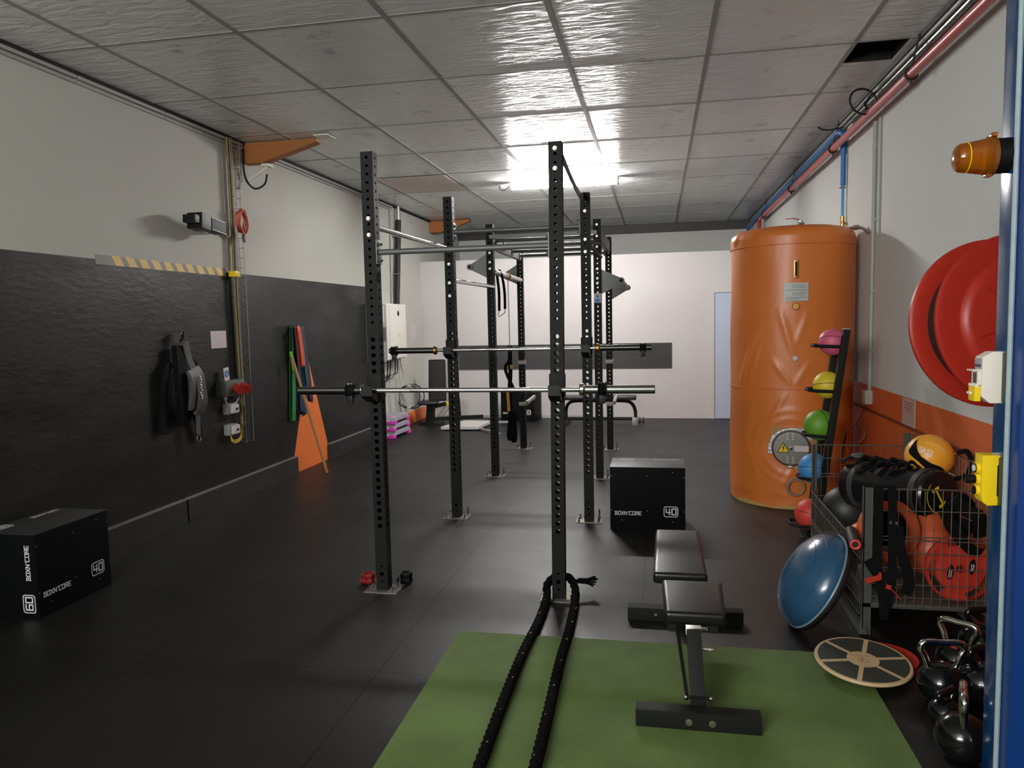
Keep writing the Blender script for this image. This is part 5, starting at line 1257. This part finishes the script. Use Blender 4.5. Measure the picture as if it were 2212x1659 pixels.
# dark straps and gear to the right of the trolley
o = thing('strap_bundle', 'black straps and dark bag in the right end of the trolley', 'straps', (1.62, 4.4, .55))
mb = MB()
mb.strap(smooth_path([(1.50, 4.30, .66), (1.53, 4.28, .58), (1.58, 4.27, .50), (1.64, 4.27, .44), (1.68, 4.28, .43)]), .06, (1, .2, .6), .02)
mb.strap(smooth_path([(1.54, 4.30, .72), (1.60, 4.29, .66), (1.66, 4.28, .63), (1.68, 4.3, .52)]), .07, (.6, 0, 1), .02)
mb.build('webbing', M_cloth, o, ang=1.2)
MB().sphere((1.62, 4.42, .60), .085, (1, .9, 1.5), 20).build('dark_bag', M_cloth, o)
MB().box((1.635, 4.30, .64), (.09, .02, .07), Matrix.Rotation(.4, 3, 'Y'), .006).build('orange_panel', M_orange_rub, o)
# straps and tags hanging over the front mesh
o = thing('hanging_straps', 'black straps with red tags hung over the front rail near the corner post', 'straps', (1.16, 4.15, .1))
mb = MB()
mb.strap(smooth_path([(1.135, 4.22, .74), (1.132, 4.19, .80), (1.130, 4.155, .805), (1.128, 4.145, .74), (1.13, 4.143, .55), (1.128, 4.143, .40), (1.14, 4.14, .33)]), .045, (1, 0, 0), .008)
mb.strap(smooth_path([(1.195, 4.22, .72), (1.195, 4.19, .80), (1.195, 4.155, .805), (1.197, 4.145, .74), (1.20, 4.143, .55), (1.20, 4.143, .35), (1.19, 4.143, .22), (1.165, 4.145, .12)]), .042, (1, 0, 0), .008)
mb.strap(smooth_path([(1.225, 4.145, .60), (1.24, 4.143, .48), (1.265, 4.143, .40), (1.285, 4.145, .31), (1.27, 4.145, .24)]), .05, (1, 0, .3), .012)
mb.strap(smooth_path([(1.085, 4.145, .42), (1.12, 4.135, .36), (1.17, 4.135, .33), (1.24, 4.14, .36)]), .05, (0, .2, 1), .012)
mb.strap(smooth_path([(1.135, 4.142, .36), (1.145, 4.138, .28), (1.158, 4.138, .20), (1.165, 4.14, .10)]), .04, (1, 0, 0), .01)
mb.build('webbing', M_cloth, o, ang=1.2)
mb = MB(); mb.box((1.105, 4.125, .322), (.078, .006, .028), Matrix.Rotation(-.35, 3, 'Y')); mb.box((1.137, 4.122, .345), (.014, .008, .03)); q = mb.build('red_tag', M_mesh_red, o); q['label'] = 'red fabric tag'
mb = MB(); mb.box((1.182, 4.128, .282), (.024, .006, .022), Matrix.Rotation(.3, 3, 'Y')); mb.tube(smooth_path([(1.19, 4.128, .275), (1.215, 4.128, .25), (1.245, 4.130, .215)]), .003, 5); q = mb.build('red_tag', M_mesh_red, o); q['label'] = 'red tag on a thin cord'
mb = MB()
for x, z in ((1.188, .625), (1.216, .622)): mb.box((x, 4.138, z), (.010, .006, .016))
mb.build('grey_buckle', M_zinc, o)
o = thing('foam_handle', 'black foam handle with a red ring at its end on the trolley gate', 'handle', (1.03, 4.22, .45))
MB().cyl((1.040, 4.33, .520), (1.012, 4.115, .508), .030, n=18).build('foam_grip', M_rubber, o)
MB().torus((1.012, 4.113, .508), (.028, .215, .012), .022, .007, 22, 8).build('red_ring', M_ball_r, o)
mb = MB(); mb.box((1.20, 4.52, .222), (.13, .10, .09), Matrix.Rotation(.3, 3, 'Z'), .03, 3)
for v in mb.bm.verts: v.co += V(1, 1, 1)*.012*mn.noise(v.co*22)
o = mb.build('white_cloth', M_paper, ang=1.2); tag(o, 'crumpled white cloth at the bottom left of the trolley', 'cloth')

# ------------------------------------------------------------------ balance dome, wobble board, kettlebells
bc = V(.860, 4.26, .248); ba = V(-.87, -.04, .49).normalized()
t = thing('balance_dome', 'blue half-ball balance trainer leaning against the trolley', 'balance dome', (.75, 4.05, 0))
R = .278; prof = [(R*math.cos(a), .012+.165*math.sin(a)) for a in [PI/2*i/14 for i in range(15)]]
mb = MB(); mb.lathe([(R-.012, 0)]+prof, bc, ba, 48); mb.build('dome', M_bosu, t, ang=1.2)
mb = MB(); mb.lathe([(0, -.040), (R-.03, -.040), (R-.006, -.028), (R+.006, -.006), (R+.004, .010), (R-.02, .016)], bc, ba, 48); mb.build('platform', mat('black_platform_plastic', (30, 30, 32), 0.35), t)
mb = MB(); mb.torus(bc+ba*.013, ba, R+.001, .006, 48, 6); mb.build('rim', mat('pale_blue_rim', (120, 140, 152), 0.4), t)
for a in (.10, .135): MB().torus(bc+ba*a, ba, R*math.sqrt(max(0, 1-((a-.012)/.165)**2))+.0005, .0018, 48, 5).build('grip_ridge', M_bosu, t)
t = thing('wobble_board', 'round wooden wobble board with black sectors on the corner of the turf', 'balance board', (.952, 3.70, 0))
wc = V(.952, 3.70, .062); wn = V(.02, -.085, 1).normalized(); wx = V(1, 0, 0); wx = (wx-wn*wx.dot(wn)).normalized(); wy = wn.cross(wx)
MB().lathe([(0, -.010), (.206, -.010), (.214, -.004), (.216, .002), (.212, .009), (0, .009)], wc, wn, 64).build('disc', M_wood_pale, t)
MB().lathe([(0, -.06), (.05, -.055), (.085, -.035), (.10, -.0105), (0, -.0105)], wc, wn, 32).build('rocker', M_rubber, t)
fw_ = lambda u, v: wc+wx*u+wy*v+wn*.0102
mb = MB()
for k in range(6):
    a0, a1 = math.radians(12+60*k), math.radians(12+60*k+60); r0, r1, h = .072, .200, .0105
    inn = []; out = []
    for i in range(11):
        a = a0+(a1-a0)*i/10
        def cl(r):
            d = math.asin(min(1, h/r)); aa = min(max(a, a0+d), a1-d); return (r*math.cos(aa), r*math.sin(aa))
        inn.append(mb.bm.verts.new(fw_(*cl(r0)))); out.append(mb.bm.verts.new(fw_(*cl(r1))))
    for i in range(10):
        try: mb.bm.faces.new((inn[i], inn[i+1], out[i+1], out[i]))
        except ValueError: pass
bmesh.ops.remove_doubles(mb.bm, verts=mb.bm.verts[:], dist=1e-6)
mb.build('grip_sectors', mat('dark_grip_film', (52, 54, 48), 0.6, var=0.1, vscale=60), t, smooth=False)
f5 = lambda u, v: wc+wx*u+wy*v+wn*.0105
mb = MB(); strokes(mb, f5, [[(.022*math.cos(2*PI*i/20), -.008+.022*math.sin(2*PI*i/20)) for i in range(21)]], .0025); strokes(mb, f5, [[(-.006, -.018), (-.006, .004), (.006, .002), (.004, -.006), (-.004, -.008)]], .003)
for k in range(9): strokes(mb, f5, [[(-.042+.0095*k, .026), (-.042+.0095*k, .032), (-.037+.0095*k, .032)]], .002)
mb.build('centre_mark', mat('brown_print', (128, 100, 72), 0.6), t, smooth=False)

def kettlebell(x, y, r, rz, label, chrome=True, hh=.10, hw=.075, red=False, squash=.95):
    t = thing('kettlebell', label, 'kettlebell', (0, 0, 0), 'kettlebells by the blue gate')
    mb = MB(); prof = [(0, 0), (r*.55, 0), (r*.62, .004)]
    zc = r*squash
    for i in range(1, 17):
        a = -PI/2+PI*i/18
        q = (r*math.cos(a), zc+r*squash*math.sin(a))
        if q[1] > .004: prof.append(q)
    prof += [(r*.30, zc+r*squash*.955), (r*.0, zc+r*squash*.965)]
    mb.lathe(prof, (0, 0, 0), (0, 0, 1), 36); mb.build('bell', M_kettle, t, ang=1.0)
    zt = zc+r*squash*.72
    mb = MB(); mb.tube(smooth_path([(-hw*.62, 0, zt), (-hw*.80, 0, zt+hh*.45), (-hw, 0, zt+hh*.78), (-hw*.78, 0, zt+hh), (0, 0, zt+hh*1.0), (hw*.78, 0, zt+hh), (hw, 0, zt+hh*.78), (hw*.80, 0, zt+hh*.45), (hw*.62, 0, zt)], 6), .0145, 12)
    mb.build('handle', M_chrome if chrome else M_kettle, t)
    if red: MB().cyl((0, -r*.36, zt+.006), (0, -r*.42, zt-.002), .022, n=12).build('red_cap', M_red, t)
    t.location = (x, y, 0); t.rotation_euler.z = rz
    return t
kettlebell(1.215, 3.46, .098, .05, 'kettlebell with a wide chrome handle, nearest the wobble board', hh=.115, hw=.090)
kettlebell(1.365, 3.70, .098, -.70, 'kettlebell with a chrome handle and a red cap behind the one nearest the wobble board', hh=.115, hw=.080, red=True)
kettlebell(1.155, 3.235, .070, .7, 'small all-black kettlebell between the two chrome-handled ones', chrome=False, hh=.05, hw=.05)
kettlebell(1.135, 3.01, .098, 1.25, 'kettlebell with an upright chrome handle, foremost beside the blue column', hh=.12, hw=.085)
kettlebell(1.53, 3.85, .115, .2, 'big all-black kettlebell under the trolley front, in the back row', chrome=False, hh=.10, hw=.08)
kettlebell(1.385, 3.47, .100, .5, 'all-black kettlebell half hidden by the blue column', chrome=False, hh=.10, hw=.08)

# ------------------------------------------------------------------ hose reel and the devices on the gate column
t = thing('hose_reel', 'big red fire hose reel on the right wall, half hidden by the blue gate', 'hose reel', (1.45, 3.45, 1.3))
hb = V(1.405, 3.545, 1.663); hax = V(.19, -.978, .085).normalized()
disc = [(.05, 0), (.23, .006), (.258, -.012), (.345, -.016), (.358, -.008), (.358, .006), (.345, .010), (.268, .012), (.245, .030), (.05, .028)]
def reel_disc(c, s, k):
    mb = MB(); mb.lathe([(r*k, z*s) for r, z in disc]+[(.05*k, 0)], c, hax, 64); return mb
reel_disc(hb, -1, 1.0).build('back_disc', M_red, t)
fd = MB(); fc = hb+hax*.185
fd.lathe([(0, .030), (.215, .030), (.238, .022), (.252, .004), (.262, .002), (.335, .010), (.350, .004), (.352, -.006), (.335, -.008), (.258, -.014), (.24, -.008), (0, -.006)], fc, hax, 64); fd.build('front_disc', M_red, t)
MB().lathe([(.10, .012), (.285, .012), (.285, .175), (.10, .175)], hb, hax, 48).build('wound_hose', mat('black_hose_rubber', (30, 28, 26), 0.6, var=0.2, vscale=6), t)
x_, y_ = MB().frame(hax)
for k in range(6):
    a = 2*PI*k/6+.35; d = x_*math.cos(a)+y_*math.sin(a)
    MB().beam(fc+hax*.031+d*.05, fc+hax*.031+d*.20, .006, .010, hax).build('rib', M_red, t)
mb = MB(); mb.cyl(hb-hax*.02, hb-hax*.14, .045, n=16); mb.beam(hb-hax*.12, (1.79, 3.75, 1.66), .05, .06); mb.b2((1.77, 3.63, 1.52), (1.80, 3.87, 1.82), bevel=.004); mb.build('wall_arm', M_red, t)
# amber beacon
t = thing('warning_beacon', 'amber warning beacon sticking out of the blue gate column', 'beacon', (1.08, 2.828, 2.16))
MB().lathe([(0, 0), (.058, 0), (.058, .045), (.05, .05), (0, .05)], (gx, 2.828, 2.232), (-1, 0, 0), 28).build('base', M_plastic_black, t)
MB().lathe([(.052, .046), (.066, .047), (.067, .062), (.060, .066), (.050, .125), (.047, .148), (.040, .158), (.020, .165), (0, .166)], (gx, 2.828, 2.232), (-1, 0, 0), 36).build('lens', M_amber, t)
MB().torus((gx-.128, 2.828, 2.232), (1, 0, 0), .0505, .0016, 36, 5).build('lens_ring', M_yellow, t)
mb = MB(); mb.box((gx-.055, 2.80, 2.297), (.018, .03, .012), None, .003); mb.box((gx-.062, 2.82, 2.168), (.018, .03, .012), None, .003); mb.build('clips', M_amber, t)
# white socket with yellow flap
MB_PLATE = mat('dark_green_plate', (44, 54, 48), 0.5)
t = thing('switch_socket', 'white industrial socket with a yellow flap on the blue gate column', 'socket', (1.11, 2.83, 1.40))
mb = MB(); mb.prism([(gx, 1.402), (gx, 1.578), (gx-.035, 1.578), (gx-.066, 1.560), (gx-.066, 1.425), (gx-.040, 1.402)], (0, 2.862, 0), (1, 0, 0), (0, 0, 1), .060); mb._bev(mb.bm.verts[:], .003, 2); mb.build('housing', M_plastic_white, t)
MB().b2((gx-.006, 2.7775, 1.405), (gx, 2.8015, 1.576), bevel=.001).build('dark_plate', MB_PLATE, t)  # thin dark green plate on the column beside the socket housing
MB().b2((gx-.0685, 2.806, 1.520), (gx-.065, 2.860, 1.556), bevel=.001).build('grey_front', M_plastic_grey, t)
MB().b2((gx-.0695, 2.810, 1.526), (gx-.0684, 2.856, 1.534)).build('dark_label', mat('navy_label', (44, 48, 76), 0.4), t)
mb = MB(); mb.b2((gx-.078, 2.806, 1.464), (gx-.066, 2.860, 1.512), bevel=.004); mb.b2((gx-.094, 2.806, 1.512), (gx-.064, 2.860, 1.517), bevel=.001); mb.build('window_cover', M_plastic_white, t)
MB().b2((gx-.0786, 2.816, 1.470), (gx-.0775, 2.846, 1.506)).build('window', M_greyweb, t)
mb = MB(); mb.b2((gx-.086, 2.808, 1.408), (gx-.066, 2.862, 1.462), bevel=.004); mb.build('yellow_flap', M_yellow, t)
mb = MB(); mb.b2((gx-.092, 2.835, 1.430), (gx-.072, 2.862, 1.439), bevel=.002); mb.cyl((gx-.080, 2.806, 1.462), (gx-.080, 2.864, 1.462), .006, n=10); mb.build('hinge', M_plastic_white, t)
# yellow push button station
t = thing('push_button_station', 'yellow push button station with three round buttons on the blue gate column', 'control box', (1.11, 2.83, 1.04))
mb = MB(); mb.prism([(gx, 1.048), (gx-.036, 1.046), (gx-.052, 1.058), (gx-.056, 1.075), (gx-.056, 1.222), (gx, 1.222), (gx, 1.190), (gx-.012, 1.190), (gx-.012, 1.080), (gx, 1.076)], (0, 2.866, 0), (1, 0, 0), (0, 0, 1), .062); mb._bev(mb.bm.verts[:], .003, 2); mb.build('housing', M_yellow, t)
MB().b2((gx-.006, 2.7775, 1.050), (gx, 2.8035, 1.215), bevel=.001).build('dark_plate', MB_PLATE, t)  # same thin dark green plate beside the yellow housing
for z, m, ln in ((1.172, M_paper, .004), (1.133, M_plastic_black, .026), (1.094, M_plastic_black, .003)):
    MB().cyl((gx-.054, 2.836, z), (gx-.067, 2.836, z), .0185, n=20).build('button_collar', M_yellow, t)
    MB().cyl((gx-.066, 2.836, z), (gx-.069, 2.836, z), .016, n=20).build('button_ring', M_plastic_black, t)
    MB().cyl((gx-.068, 2.836, z), (gx-.069-ln, 2.836, z), .0115 if ln < .02 else .015, n=20).build('button', m, t)
